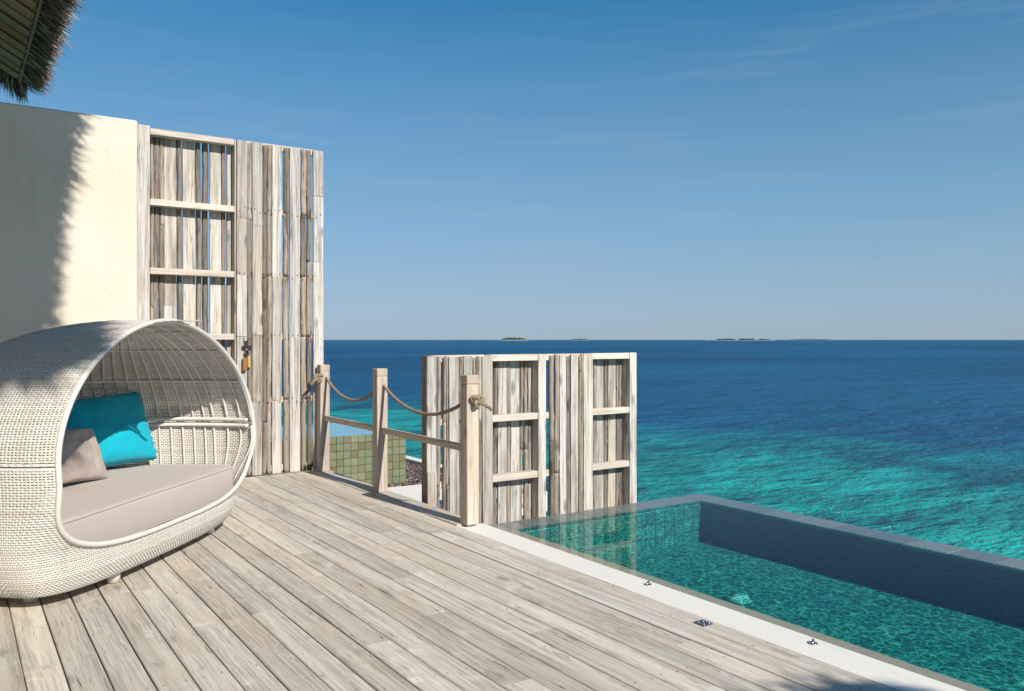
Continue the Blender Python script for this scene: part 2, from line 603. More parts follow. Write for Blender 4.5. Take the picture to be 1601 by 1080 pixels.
def pebble_mat():
    a = N('dark_pebble_mix')
    g = a.n('NewGeometry')
    r = g.outputs['Random Per Island']
    col = a.ramp(r, [(0.0, (0.03, 0.022, 0.02)), (0.5, (0.10, 0.07, 0.06)), (0.85, (0.17, 0.13, 0.11)), (1.0, (0.33, 0.28, 0.24))])
    a.principled(col, 0.5, spec=0.3)
    return a.m


M['pebble'] = pebble_mat()


def thatch_mat():
    a = N('dry_thatch')
    g = a.n('NewGeometry')
    r = g.outputs['Random Per Island']
    col = a.ramp(r, [(0.0, (0.06, 0.035, 0.02)), (0.45, (0.20, 0.125, 0.07)), (0.75, (0.42, 0.29, 0.18)), (1.0, (0.66, 0.52, 0.38))])
    a.principled(col, 0.8, spec=0.15)
    return a.m


M['thatch'] = thatch_mat()
M['thatch_bulk'] = plain('thatch_bulk', (0.085, 0.06, 0.04), 0.9, 0.1, 0, 25, 0.5)


def rope_mat():
    a = N('hemp_rope')
    g = a.n('NewGeometry')
    f = a.noise(g.outputs['Position'], 160, 4, 0.7)
    f2 = a.noise(g.outputs['Position'], 9, 2)
    col = a.mix((0.13, 0.09, 0.06), (0.44, 0.355, 0.265), a.ramp(f, [(0.35, 0.0), (0.65, 1.0)]))
    col = a.mix(col, (0.25, 0.19, 0.14), a.ramp(f2, [(0.4, 0.0), (0.65, 0.5)]))
    a.principled(col, 0.9, f, 0.5, 0.004, 0.1)
    return a.m


M['rope'] = rope_mat()
M['island_trees'] = plain('far_palm_trees', (0.06, 0.085, 0.06), 0.9, 0.1, 0, 0.08, 0.4)
M['beach'] = plain('white_sand_beach', (0.36, 0.36, 0.34), 0.9, 0.1)

# ------------------------------------------------------------------ setting: sea, deck, coping, terrace, pool
SEA_Z = -1.6
sea = mesh_obj('sea', [(-60000, -60000, 0), (60000, -60000, 0), (60000, 60000, 0), (-60000, 60000, 0)], [(0, 1, 2, 3)], M['sea'], None, (0, 0, SEA_Z))
tag(sea, 'turquoise lagoon deepening to dark blue sea at the horizon', 'sea', kind='structure')

DECK_X0, DECK_X1 = -2.66, 3.10
PITCH = (3.10 - 0.2453) / 20
deck = box('deck', (DECK_X0 - 0.1, -4.6, -0.30), (3.098, 8.36, -0.062), M['dark'])
tag(deck, 'weathered grey timber deck of long boards beside the pool', 'deck', kind='structure')


def board_mesh(L, w, t, rnd):
    """long plank along Y with worn, slightly wavy edges"""
    n = max(2, int(L / 0.35))
    V, F = [], []
    prof = [(-0.5, -1), (-0.5, -0.12), (-0.47, 0.0), (-0.2, 0.0), (0.2, 0.0), (0.47, 0.0), (0.5, -0.12), (0.5, -1)]
    off = rnd.random() * 100
    for i in range(n + 1):
        y = -L / 2 + L * i / n
        e = (noise.noise((off, y * 1.3, 0)) * 0.0016, noise.noise((off, y * 1.3, 9)) * 0.0016)
        cup = noise.noise((off, y * 0.5, 4)) * 0.0015
        for px, pz in prof:
            x = px * w + (e[0] if px < 0 else e[1])
            V.append((x, y, pz * t - cup * (1 - (2 * px) ** 2)))
    k = len(prof)
    for i in range(n):
        for j in range(k - 1):
            F.append((i * k + j, i * k + j + 1, (i + 1) * k + j + 1, (i + 1) * k + j))
    F.append(tuple(range(k))[::-1])
    F.append(tuple(n * k + j for j in range(k)))
    return V, [f[::-1] for f in F]


rr = random.Random(3)
nrow = int(round((DECK_X1 - DECK_X0) / PITCH))
for i in range(nrow):
    xc = DECK_X1 - PITCH * (i + 0.5)
    y = -4.5 + rr.uniform(0.2, 2.6)
    cuts = [-4.5]
    while y < 7.6:
        cuts.append(y)
        y += rr.choice((2.4, 3.0, 3.0, 3.6, 4.2)) + rr.uniform(-0.1, 0.1)
    cuts.append(8.355)
    for c0, c1 in zip(cuts, cuts[1:]):
        L = c1 - c0 - 0.003
        V, F = board_mesh(L, PITCH - rr.uniform(0.0045, 0.0075), 0.03, rr)
        o = mesh_obj('board', V, F, M['deck'], deck, (xc + rr.uniform(-0.0008, 0.0008), (c0 + c1) / 2, rr.uniform(-0.0022, 0.0004)))
        o.rotation_euler = (0, rr.uniform(-0.006, 0.006), rr.uniform(-0.0004, 0.0004))

sv, sf = [], []
yj = -4.3
while yj < 8.3:
    for i in range(nrow):
        xc = DECK_X1 - PITCH * (i + 0.5)
        for sx_ in (-0.042, 0.042):
            o_ = len(sv)
            px, py = xc + sx_ + rr.uniform(-0.005, 0.005), yj + rr.uniform(-0.012, 0.012)
            for q in range(6):
                sv.append((px + 0.0036 * math.cos(q * 1.0472), py + 0.0036 * math.sin(q * 1.0472), 0.0012))
            sf.append(tuple(o_ + q for q in range(6)))
    yj += 0.52
tag(mesh_obj('screw_heads', sv, sf, M['iron'], deck, (0, 0, 0)), kind='stuff')

# edge plank beneath the rope railing
V, F = board_mesh(3.05, 0.195, 0.035, rr)
tag(mesh_obj('edge_plank', V, F, M['raily'], deck, (3.2, 6.83, 0.006)), 'wide edge plank under the rope railing')
fascia = box('fascia_board', (3.262, 5.31, -0.60), (3.292, 8.36, -0.032), M['raily'], deck)

# white pool coping
coping = box('pool_coping', (3.104, -4.6, -0.5), (3.332, 5.30, -0.010), M['coping'], None, 0.006)
tag(coping, 'pale cream stone coping strip along the pool', 'coping', kind='structure')

# ---- pool
WZ = -0.016
PX0, PX1, PXO = 3.43, 5.39, 5.64
PYE, PYO, PYN = 5.01, 5.27, -4.6
FZ = -0.37
pool = mesh_obj('pool_basin', [(3.336, PYN, FZ), (PXO - 0.006, PYN, FZ), (PXO - 0.006, PYO - 0.006, FZ), (3.336, PYO - 0.006, FZ)], [(0, 1, 2, 3)], M['pool_floor'])
tag(pool, 'infinity pool basin with green stone floor', 'pool', kind='structure')
box('pool_ledge', (3.336, PYN, -0.9), (PX0, PYO - 0.006, WZ - 0.005), M['ledge'], pool)
# outer infinity wall, the shade on its inner face put into the colour
box('infinity_wall', (PX1, PYN, -1.35), (PXO - 0.006, PYO - 0.006, WZ - 0.028), M['pool_wall'], pool)
box('end_wall', (PX0 + 0.002, PYE + 0.012, -1.35), (PX1 - 0.002, PYO - 0.006, WZ - 0.028), M['pool_grout'], pool)
# tiles on the sunlit end wall
tw = 0.105
nt = int((PX1 - PX0) / tw)
tw = (PX1 - PX0) / nt
me_t = None
for i in range(nt):
    for j in range(3):
        if me_t is None:
            o = bm_obj('wall_tile', box_bm(tw - 0.006, 0.012, tw - 0.006, 0.0015), M['blue_tile'], pool, (PX0 + tw * (i + 0.5), PYE + 0.006, WZ - 0.035 - tw * (j + 0.5)))
            me_t = o.data
        else:
            share('wall_tile', me_t, pool, (PX0 + tw * (i + 0.5), PYE + 0.006, WZ - 0.035 - tw * (j + 0.5)))
# stone slabs on top of the infinity rim
rr = random.Random(5)
rm = {}
y = PYO - 0.25
ys = []
yy = PYO
while yy > PYN + 0.3:
    L = 0.30
    o_ = ('a')
    if 'long' not in rm:
        o = bm_obj('rim_tile', box_bm(0.246, L - 0.005, 0.022, 0.003), M['rim_tile'], pool, ((PX1 + PXO) / 2 - 0.003, yy - L / 2 - 0.002, WZ - 0.016 + rr.uniform(-0.0015, 0.001)))
        rm['long'] = o.data
    else:
        share('rim_tile', rm['long'], pool, ((PX1 + PXO) / 2 - 0.003, yy - L / 2 - 0.002, WZ - 0.016 + rr.uniform(-0.0015, 0.001)))
    yy -= L
xx = PX1 - 0.005
while xx > 3.46:
    L = min(0.30, xx - 3.434)
    share_it = abs(L - 0.30) < 1e-6
    loc = (xx - L / 2, (PYE + PYO) / 2 - 0.001, WZ - 0.016 + rr.uniform(-0.0015, 0.001))
    if share_it and 'end' in rm:
        share('rim_tile', rm['end'], pool, loc)
    else:
        o = bm_obj('rim_tile', box_bm(L - 0.005, 0.25, 0.022, 0.003), M['rim_tile'], pool, loc)
        if share_it:
            rm['end'] = o.data
    xx -= L
# water: clear film over ledge and rims, tinted over the basin
xs = [3.3335, PX0, PX1, PXO]
ysw = [PYN, PYE, PYO]
V = [(x, y, 0) for y in ysw for x in xs]
F, mi = [], []
for j in range(2):
    for i in range(3):
        F.append((j * 4 + i, j * 4 + i + 1, (j + 1) * 4 + i + 1, (j + 1) * 4 + i))
        mi.append(0 if (i == 1 and j == 0) else 1)
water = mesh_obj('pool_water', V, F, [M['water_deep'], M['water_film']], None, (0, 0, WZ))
for p_, k in zip(water.data.polygons, mi):
    p_.material_index = k
tag(water, 'clear teal water of the infinity pool', 'water', kind='structure')

# ---- lower terrace
TZ = -0.6
terr = box('terrace', (3.30, 5.62, TZ - 0.2), (5.0, 10.08, TZ), M['terrace'])
tag(terr, 'white concrete terrace one step below the deck', 'terrace', kind='structure')
terrb = box('gravel_bed', (3.0, 10.083, TZ - 0.2), (6.1, 12.6, TZ - 0.03), M['dark'])
tag(terrb, 'dark bed under the pebbles beside the plunge pool', 'gravel bed', kind='structure')
kerb = box('terrace_kerb', (6.103, 8.4, TZ - 0.2), (6.25, 12.6, TZ + 0.06), M['terrace'], None, 0.008)
tag(kerb, 'white kerb closing off the pebble bed', 'kerb', kind='structure')
terr2 = box('terrace_return', (5.004, 8.4, TZ - 0.2), (6.10, 10.08, TZ - 0.004), M['terrace'], terr)
for k, (px, py) in enumerate(((3.5, 5.8), (4.8, 5.9), (3.6, 9.9), (6.0, 12.3), (3.2, 12.3))):
    V, F = tube([(0, 0, -2.2), (0, 0, 0)], 0.13, 12)
    mesh_obj('pile', V, F, M['terrace'], terr, (px, py, TZ - 0.15), True)
for px in (-2.0, 0.4, 2.8):
    for py in (-4.0, 0.0, 4.0, 8.0):
        V, F = tube([(0, 0, -2.4), (0, 0, 0)], 0.15, 12)
        mesh_obj('pile', V, F, M['terrace'], deck, (px, py, -0.2), True)

# pebbles: nobody could count them
rr = random.Random(11)
ico = bmesh.new(); bmesh.ops.create_icosphere(ico, subdivisions=1, radius=1)
iv = [v.co.copy() for v in ico.verts]; iff = [tuple(v.index for v in f.verts) for f in ico.faces]; ico.free()
V, F = [], []
for k in range(5200):
    x = rr.uniform(3.1, 6.08); y_ = rr.uniform(10.1, 12.4)
    if x < 5.18 and y_ > 10.27: continue
    s = rr.uniform(0.016, 0.034)
    rot = Matrix.Rotation(rr.uniform(0, 6.28), 3, 'Z') @ Matrix.Rotation(rr.uniform(-0.5, 0.5), 3, 'X')
    o_ = len(V)
    for v in iv:
        q = rot @ Vector((v.x * s * 1.25, v.y * s, v.z * s * 0.65))
        V.append((x + q.x, y_ + q.y, q.z + 0.012 + rr.uniform(0, 0.012)))
    F += [tuple(i + o_ for i in f) for f in iff]
peb = mesh_obj('pebbles', V, F, M['pebble'], None, (0, 0, TZ - 0.02))
tag(peb, 'dark wet pebbles round the foot of the tiled plunge pool', 'pebbles', kind='stuff')

# ---- small plunge pool with olive tiles
pp = empty('plunge_pool', (4.2, 11.2, TZ))
tag(pp, 'raised plunge pool clad in mottled olive stone tiles beyond the rope railing', 'plunge pool')
PLX0, PLX1, PLY0, PLY1, PLZ = 3.1, 5.2, 10.27, 12.0, 0.11
box('basin', (PLX0, PLY0 + 0.012, TZ - 0.1), (PLX1 - 0.012, PLY1, PLZ - 0.012), M['grout'], pp)
mw = N('plunge_water')
gg = mw.n('NewGeometry')
mw.principled((0.16, 0.42, 0.52), 0.06, mw.noise(mw.vmap(gg.outputs['Position'], (4, 6, 1)), 1.0, 2), 0.1, 0.02, 0.5)
box('water', (PLX0 + 0.02, PLY0 + 0.03, PLZ - 0.010), (PLX1 - 0.03, PLY1 - 0.02, PLZ - 0.003), mw.m, pp)
tsz = 0.1015
me_t = bm_obj('tile', box_bm(tsz - 0.005, 0.012, tsz - 0.005, 0.002), M['olive_tile'], pp, (PLX1 - tsz / 2, PLY0 + 0.006, PLZ - tsz / 2))
me_s = bm_obj('tile', box_bm(0.012, tsz - 0.005, tsz - 0.005, 0.002), M['olive_tile'], pp, (PLX1 - 0.006, PLY0 + 0.014 + tsz / 2, PLZ - tsz / 2))
for i in range(18):
    for j in range(7):
        if i == 0 and j == 0: continue
        share('tile', me_t.data, pp, (PLX1 - tsz * (i + 0.5), PLY0 + 0.006 + random.uniform(-0.001, 0.001), PLZ - tsz * (j + 0.5)))
for i in range(16):
    for j in range(7):
        if i == 0 and j == 0: continue
        share('tile', me_s.data, pp, (PLX1 - 0.006, PLY0 + 0.014 + tsz * (i + 0.5), PLZ - tsz * (j + 0.5)))

# ---- islands on the horizon
def island(u0, u1, hpx, dist, label, seed, gaps=0.0, name='island'):
    rr = random.Random(seed)
    f = 1290.0
    cu = (u0 + u1) / 2
    fw = Vector((math.sin(YAW), math.cos(YAW), 0)); rt = Vector((math.cos(YAW), -math.sin(YAW), 0))
    c = fw * dist + rt * ((cu - 800) / f * dist)
    half = (u1 - u0) / 2 / f * dist
    H = hpx / f * dist
    e = empty(name, (c.x, c.y, SEA_Z))
    tag(e, label, 'island', 'islands on the horizon', 'structure')
    V, F = [], []
    n = 40
    for i in range(n):
        a = 2 * math.pi * i / n
        q = rt * (math.cos(a) * half * 1.18) + fw * (math.sin(a) * half * 0.5)
        V.append((q.x, q.y, -0.5)); V.append((q.x * 0.9, q.y * 0.9, H * 0.16))
    for i in range(n):
        j = (i + 1) % n
        F.append((2 * i, 2 * j, 2 * j + 1, 2 * i + 1))
    F.append(tuple(2 * i + 1 for i in range(n)))
    mesh_obj('beach', V, F, M['beach'], e, (c.x, c.y, SEA_Z))
    V, F = [], []
    for k in range(90):
        t = rr.uniform(-1, 1)
        if gaps and (math.sin(t * 9 + seed) > gaps): continue
        env = math.sqrt(max(0.02, 1 - t * t))
        q = rt * (t * half * 0.95) + fw * (rr.uniform(-0.3, 0.3) * half * env)
        hh = H * (0.35 + 0.65 * env) * rr.uniform(0.75, 1.0)
        r = rr.uniform(0.03, 0.07) * half + H * 0.3
        o_ = len(V)
        for v in iv:
            j = 1 + noise.noise((v.x * 3 + k, v.y * 3, v.z * 3)) * 0.4
            V.append((q.x + v.x * r * j, q.y + v.y * r * j, hh * 0.55 + v.z * hh * 0.45 * j))
        F += [tuple(i + o_ for i in f_) for f_ in iff]
    mesh_obj('tree_cover', V, F, M['island_trees'], e, (c.x, c.y, SEA_Z))


island(784, 822, 5.0, 4200, 'small humped wooded island left of centre on the horizon', 1)
island(893, 920, 2.3, 6500, 'faint low island second from the left on the horizon', 2)
island(1108, 1206, 3.2, 4600, 'long flat island with white beach and buildings on the horizon', 3, 0.5)
island(1232, 1300, 1.6, 8000, 'faintest flat island farthest right on the horizon', 4)

# ------------------------------------------------------------------ villa: wall, roofs
wall = box('privacy_wall', (-3.2, 8.37, 0.0), (1.441, 8.62, 3.435), M['plaster'], None, 0.012)
tag(wall, 'cream rendered privacy wall behind the wicker daybed', 'wall')
house = box('villa_wall', (-3.2, 1.2, -0.02), (-2.9, 8.36, 5.2), M['plaster'], None, 0.01)
tag(house, 'cream rendered side wall of the villa carrying the thatched roof, left edge', 'wall')
house2 = box('villa_end_wall', (-6.0, 8.64, -0.6), (-1.6, 15.0, 5.2), M['plaster'], None, 0.01)  # unseen block, drawn nearer for the light it gives the soffit
tag(house2, 'unseen cream rendered rear block of the villa behind the privacy wall', 'wall')


court = box('rear_bounce_court', (-1.6, 8.64, -0.7), (1.25, 15.4, -0.55), M['terrace'])  # unseen floor, added to bounce warm light up onto the soffit
tag(court, 'unseen pale paving added behind the privacy wall to bounce light', 'court', kind='structure')


def needles(rr, pts):
    """pts: list of (root, dir, length, radius) -> three-sided tapered straws"""
    V, F = [], []
    for root, d, L, r in pts:
        d = d.normalized()
        s = d.orthogonal().normalized(); u = d.cross(s)
        ph = rr.uniform(0, 6.28)
        o_ = len(V)
        bend = Vector((0, 0, -1)) * (L * rr.uniform(0.0, 0.14))
        for t, rad in ((0, r), (0.55, r * 0.8)):
            for k in range(3):
                an = ph + k * 2.0944
                V.append(root + d * (L * t) + bend * (t * t) + s * (rad * math.cos(an)) + u * (rad * math.sin(an)))
        V.append(root + d * L + bend)
        for k in range(3):
            l = (k + 1) % 3
            F.append((o_ + k, o_ + l, o_ + 3 + l, o_ + 3 + k))
            F.append((o_ + 3 + k, o_ + 3 + l, o_ + 6))
    return V, F


# roof over the left part: eave runs along Y
EZ, EX, EY0, EY1, PIT = 5.5, 0.89, -0.80, 15.2, 0.56
roof = empty('thatched_roof', (-2.5, 8.0, 5.2))
tag(roof, 'thatched villa roof eave with timber soffit at the upper left corner', 'roof')
ridge = -6.0
run = EX - ridge
V = [(EX, EY0, EZ + 0.03), (EX, EY1, EZ + 0.03), (ridge, EY1, EZ + 0.03 + run * PIT), (ridge, EY0, EZ + 0.03 + run * PIT),
     (EX + 0.10, EY0 - 0.05, EZ + 0.30), (EX + 0.10, EY1 + 0.05, EZ + 0.30), (ridge, EY1 + 0.05, EZ + 0.36 + run * PIT), (ridge, EY0 - 0.05, EZ + 0.36 + run * PIT)]
F = [(0, 1, 2, 3), (7, 6, 5, 4), (0, 4, 5, 1), (1, 5, 6, 2), (2, 6, 7, 3), (3, 7, 4, 0)]
mesh_obj('thatch_layer', V, F, M['thatch_bulk'], roof, (0, 0, 0))
bw = 0.36
bl = 3.6
nb = int((EY1 - EY0) / bw)
me_b = None
ang = math.atan(PIT)
for i in range(nb):
    loc = (EX - bl / 2 * math.cos(ang) - 0.02, EY1 - bw * (i + 0.5), EZ + 0.0 + bl / 2 * math.sin(ang) + 0.006 * (i % 2) - 0.012)
    if me_b is None:
        o = bm_obj('soffit_board', box_bm(bl, bw + 0.02, 0.02, 0.003), M['soffit'], roof, loc)
        me_b = o.data
    else:
        o = share('soffit_board', me_b, roof, loc)
    o.rotation_euler = (R(5), ang, 0)
box('fascia', (EX - 0.012, EY0, EZ - 0.055), (EX + 0.014, EY1, EZ + 0.05), M['soffit'], roof)
rr = random.Random(21)
pts = []
for k in range(11000):
    y_ = rr.uniform(EY0 - 0.1, EY1 + 0.12)
    lay = rr.random()
    root = Vector((EX + 0.01 + rr.uniform(-0.06, 0.05), y_, EZ - 0.02 + lay * 0.30))
    d = Vector((1.0, rr.uniform(-0.40, 0.40) + 0.05, -0.42 + rr.uniform(-0.34, 0.34)))
    clump = 0.8 + 0.35 * noise.noise((y_ * 2.3, lay * 3, 0))
    pts.append((root, d, rr.uniform(0.24, 0.54) * clump, rr.uniform(0.006, 0.014)))
for k in range(5000):
    x_ = EX + 0.05 - abs(rr.uniform(0, 3.2))
    root = Vector((x_, EY1 + rr.uniform(-0.05, 0.05), EZ - 0.02 + (EX - x_) * PIT + rr.random() * 0.26))
    d = Vector((rr.uniform(-0.25, 0.25) + 0.15, 0.8, -0.75 + rr.uniform(-0.25, 0.2)))
    pts.append((root, d, rr.uniform(0.18, 0.46), rr.uniform(0.006, 0.013)))
for k in range(2500):
    x_ = EX + 0.05 - abs(rr.uniform(0, 3.2))
    root = Vector((x_, EY0 + rr.uniform(-0.05, 0.05), EZ - 0.02 + (EX - x_) * PIT + rr.random() * 0.26))
    d = Vector((rr.uniform(-0.25, 0.25), -0.9, -0.6 + rr.uniform(-0.25, 0.2)))
    pts.append((root, d, rr.uniform(0.2, 0.42), rr.uniform(0.005, 0.01)))
V, F = needles(rr, pts)
tag(mesh_obj('thatch_fringe', V, F, M['thatch'], roof, (0, 0, 0)), kind='stuff')

# roof of the pavilion behind the camera: its corner shades the deck at the lower right
AZ = 3.6
AX, AY = 3.10 + SX * AZ - 0.17, 2.05 - SY * AZ - 0.28
pav = empty('pavilion_roof', (0.5, -4.4, 0))
tag(pav, 'thatched pavilion roof behind the viewer shading the deck corner at lower right', 'roof')
V = [(-4, -9, AZ), (AX, -9, AZ), (AX, AY, AZ), (-4, AY, AZ), (-2.5, -7.2, AZ + 1.6), (AX - 1.6, -7.2, AZ + 1.6), (AX - 1.6, AY - 1.6, AZ + 1.6), (-2.5, AY - 1.6, AZ + 1.6)]
mesh_obj('thatch_layer', V, [(3, 2, 1, 0), (4, 5, 6, 7), (0, 1, 5, 4), (1, 2, 6, 5), (2, 3, 7, 6), (3, 0, 4, 7)], M['thatch_bulk'], pav, (0, 0, 0))
for px, py in ((AX - 0.3, AY - 0.1), (-2.4, AY - 0.1)):
    box('post', (px - 0.07, py - 0.07, 0.003), (px + 0.07, py + 0.07, AZ - 0.001), M['post'], pav)
pts = []
for k in range(3500):
    x_ = rr.uniform(-4, AX + 0.03)
    pts.append((Vector((x_, AY + rr.uniform(-0.08, 0.04), AZ + rr.random() * 0.2)), Vector((rr.uniform(-0.5, 0.5), 1, -0.35 + rr.uniform(-0.3, 0.25))), rr.uniform(0.18, 0.42) * (0.9 + 0.5 * noise.noise((x_ * 4, 0, 0))), rr.uniform(0.006, 0.012)))
for k in range(2500):
    y_ = rr.uniform(-7, AY + 0.03)
    pts.append((Vector((AX + rr.uniform(-0.08, 0.04), y_, AZ + rr.random() * 0.2)), Vector((1, rr.uniform(-0.3, 0.3), -0.35 + rr.uniform(-0.3, 0.25))), rr.uniform(0.2, 0.36), rr.uniform(0.006, 0.012)))
V, F = needles(rr, pts)
tag(mesh_obj('thatch_fringe', V, F, M['thatch'], pav, (0, 0, 0)), kind='stuff')

# ------------------------------------------------------------------ timber screens
def ux(u, Y):
    """plan X of a point seen in photo column u that lies on the plane at distance Y (layout from the survey of the photo)"""
    return Y * 1.4716 * (u + 76) / (2698 - u)


def plank_mesh(w, t, L, rnd):
    n = max(2, int(L / 0.16))
    V, F = [], []
    off = rnd.random() * 200
    for i in range(n + 1):
        z = -L / 2 + L * i / n
        e0 = noise.noise((off, z * 2.1, 0)) * 0.003 + (0.0015 if i % 3 == 0 else 0)
        e1 = noise.noise((off, z * 2.1, 7)) * 0.003
        b = 0.003
        x0, x1 = -w / 2 + e0, w / 2 + e1
        V += [(x0, t / 2, z), (x0, -t / 2 + b, z), (x0 + b, -t / 2, z), (x1 - b, -t / 2, z), (x1, -t / 2 + b, z), (x1, t / 2, z)]
    k = 6
    for i in range(n):
        for j in range(k):
            l = (j + 1) % k
            F.append((i * k + j, i * k + l, (i + 1) * k + l, (i + 1) * k + j))
    F.append(tuple(range(k))[::-1]); F.append(tuple(n * k + j for j in range(k)))
    return V, F


def pole_mesh(w, t, L, rnd):
    """half-round branch with knots"""
    n = max(6, int(L / 0.035))
    V, F = [], []
    off = rnd.random() * 200
    kn = [(rnd.uniform(-L / 2, L / 2), rnd.uniform(-2.6, -0.5), rnd.uniform(0.12, 0.4)) for _ in range(max(1, int(L / 0.17)))]
    k = 9
    for i in range(n + 1):
        z = -L / 2 + L * i / n
        cx = noise.noise((off, z * 2.5, 3)) * w * 0.16
        for j in range(k):
            a = -math.pi + math.pi * j / (k - 1)
            r = 1 + 0.13 * noise.noise((off + math.cos(a) * 0.8, z * 9, math.sin(a))) + 0.07 * noise.noise((off, z * 26, a))
            for kz, ka, ks in kn:
                r += ks * math.exp(-((z - kz) / 0.02) ** 2 - ((a - ka) / 0.55) ** 2)
            V.append((cx + math.cos(a) * w / 2 * r, t / 2 + math.sin(a) * t * r * 0.95, z))
    for i in range(n):
        for j in range(k - 1):
            F.append((i * k + j, i * k + j + 1, (i + 1) * k + j + 1, (i + 1) * k + j))
        F.append((i * k + k - 1, i * k, (i + 1) * k, (i + 1) * k + k - 1))
    F.append(tuple(range(k))[::-1]); F.append(tuple(n * k + j for j in range(k)))
    return V, F


def slats(parent, items, Yc, z0, z1, joints, rnd, back=False, prob=0.75):
    """items: (kind, X0, X1). Slats are cut at some of the joints."""
    for kind, x0, x1 in items:
        w = max(0.012, x1 - x0)
        js = [z for z in joints if z0 + 0.15 < z < z1 - 0.15 and rnd.random() < prob * (1 if kind == 'o' else 0.65)]
        js = [z + (rnd.uniform(-0.25, 0.25) if rnd.random() < 0.25 else rnd.uniform(-0.004, 0.004)) for z in js]
        zs = [z0] + sorted(js) + [z1]
        for a, b in zip(zs, zs[1:]):
            if b - a < 0.08: continue
            L = b - a - 0.004
            if kind == 'p':
                t = 0.022
                V, F = plank_mesh(w, t, L, rnd)
                o = mesh_obj('plank', V, F, M['slat'], parent, ((x0 + x1) / 2 + rnd.uniform(-0.002, 0.002), Yc + rnd.uniform(-0.006, 0.004), (a + b) / 2 + (rnd.uniform(-0.012, 0.004) if b == z1 else 0)))
            else:
                t = 0.034
                V, F = pole_mesh(w * rnd.uniform(0.92, 1.08), t, L, rnd)
                o = mesh_obj('pole', V, F, M['pole'], parent, ((x0 + x1) / 2 + rnd.uniform(-0.004, 0.004), Yc + rnd.uniform(-0.007, 0.003), (a + b) / 2 + (rnd.uniform(-0.022, 0.0) if b == z1 else 0)), True)
            o.rotation_euler = (0, rnd.uniform(-0.004, 0.004) if kind == 'p' else rnd.uniform(-0.008, 0.008), 0)


def stud(parent, x0, x1, y0, y1, z0, z1, mat=None, name='stud'):
    return box(name, (x0, y0, z0), (x1, y1, z1), mat or M['slat'], parent, 0.004)


# tall screen
rr = random.Random(42)
TY = 8.40
ts = empty('tall_timber_screen', (2.35, TY, 0))
tag(ts, 'tall weathered timber screen of planks and branch poles next to the cream wall', 'screen')
ZT = 3.39


def tu(zx):
    return 200 + zx / 3.857


def conv(lst, f, Y):
    return [(k, ux(f(a), Y), ux(f(b), Y)) for k, a, b in lst]


LW = ux(214.3, TY)
stud(ts, LW, ux(234, TY), TY, TY + 0.10, 0.002, ZT + 0.02)                       # left stud
mid = ux(366.5, TY)
stud(ts, mid, mid + 0.055, TY + 0.002, TY + 0.10, 0.002, ZT - 0.01)
RAILZ = [3.36, 2.69, 2.035, 1.41, 0.76, 0.06]
lx = ux(234, TY) + 0.002
for z in RAILZ:
    top = z == RAILZ[0]
    box('rail', (lx, TY + 0.001, z - 0.03), (mid - 0.002 if not top else mid - 0.002, TY + 0.10, z + 0.03), M['railx'], ts, 0.004)
back1 = conv([('o', 130, 150), ('o', 151, 181), ('o', 187, 215), ('p', 217, 286), ('o', 295, 323), ('p', 334, 403), ('o', 411, 438), ('o', 450, 482), ('p', 494, 558), ('o', 558, 584), ('p', 595, 632)], tu, TY + 0.12)
back1 = [(k, a - 0.003, b + 0.004) for k, a, b in back1]
slats(ts, back1, TY + 0.125, 0.004, ZT - 0.02, [2.36, 1.71], rr, True, 0.2)
front1 = conv([('p', 651, 711), ('o', 711, 742), ('p', 744, 804), ('o', 806, 834), ('o', 834, 863), ('p', 864, 921), ('o', 934, 968), ('p', 969, 1032), ('o', 1037, 1070), ('o', 1072, 1103), ('p', 1111, 1172)], tu, TY)
slats(ts, front1, TY - 0.014, 0.004, ZT - 0.005, RAILZ[1:5], rr)
rx = ux(503, TY)
stud(ts, rx - 0.06, rx - 0.004, TY + 0.002, TY + 0.10, 0.002, ZT - 0.02)
for z in RAILZ:
    box('back_rail', (mid + 0.057, TY + 0.004, z - 0.03), (rx - 0.062, TY + 0.06, z + 0.03), M['railx'], ts, 0.003)
# nail heads on the front planks, near the rails
nm = None
for kind, a, b in front1:
    for z in RAILZ[1:5]:
        for xx in ((a + (b - a) * 0.25), (a + (b - a) * 0.75)):
            loc = (xx + rr.uniform(-0.004, 0.004), TY - 0.0265 - (0.012 if kind == 'o' else 0), z + rr.choice((-0.02, 0.018)))
            if nm is None:
                V, F = tube([(0, 0, 0), (0, -0.004, 0)], 0.0055, 6)
                nm = mesh_obj('nail_head', V, F, M['iron'], ts, loc).data
            else:
                share('nail_head', nm, ts, loc)
# hasp and padlock on the first plank
hx = ux(383, TY)
latch = empty('door_latch', (hx, TY - 0.03, 1.25))
latch.parent = ts
latch.location = Vector((hx, TY - 0.03, 1.25)) - WLOC[ts]
box('strap', (hx - 0.018, TY - 0.034, 1.20), (hx + 0.018, TY - 0.0275, 1.37), M['iron'], latch, 0.002)
box('hasp', (hx - 0.045, TY - 0.052, 1.285), (hx + 0.05, TY - 0.035, 1.32), M['iron'], latch, 0.003)
V, F = tube([(0.022 * math.cos(a), 0, 0.05 * math.sin(a)) for a in [math.pi * k / 10 for k in range(11)]], 0.005, 6)
mesh_obj('shackle', V, F, M['chrome'], latch, (hx, TY - 0.06, 1.235), True)
box('padlock', (hx - 0.045, TY - 0.075, 1.07), (hx + 0.0, TY - 0.045, 1.20), M['rust'], latch, 0.006)
box('padlock_side', (hx + 0.004, TY - 0.068, 1.10), (hx + 0.036, TY - 0.045, 1.22), M['brass'], latch, 0.006)

# low screen
rr = random.Random(99)
LY = 6.30
ls = empty('low_timber_screen', (4.5, LY, TZ))
tag(ls, 'low weathered timber screen standing beyond the pool end, reflected in the water', 'screen')
LZ0, LZ1 = TZ + 0.003, 1.244


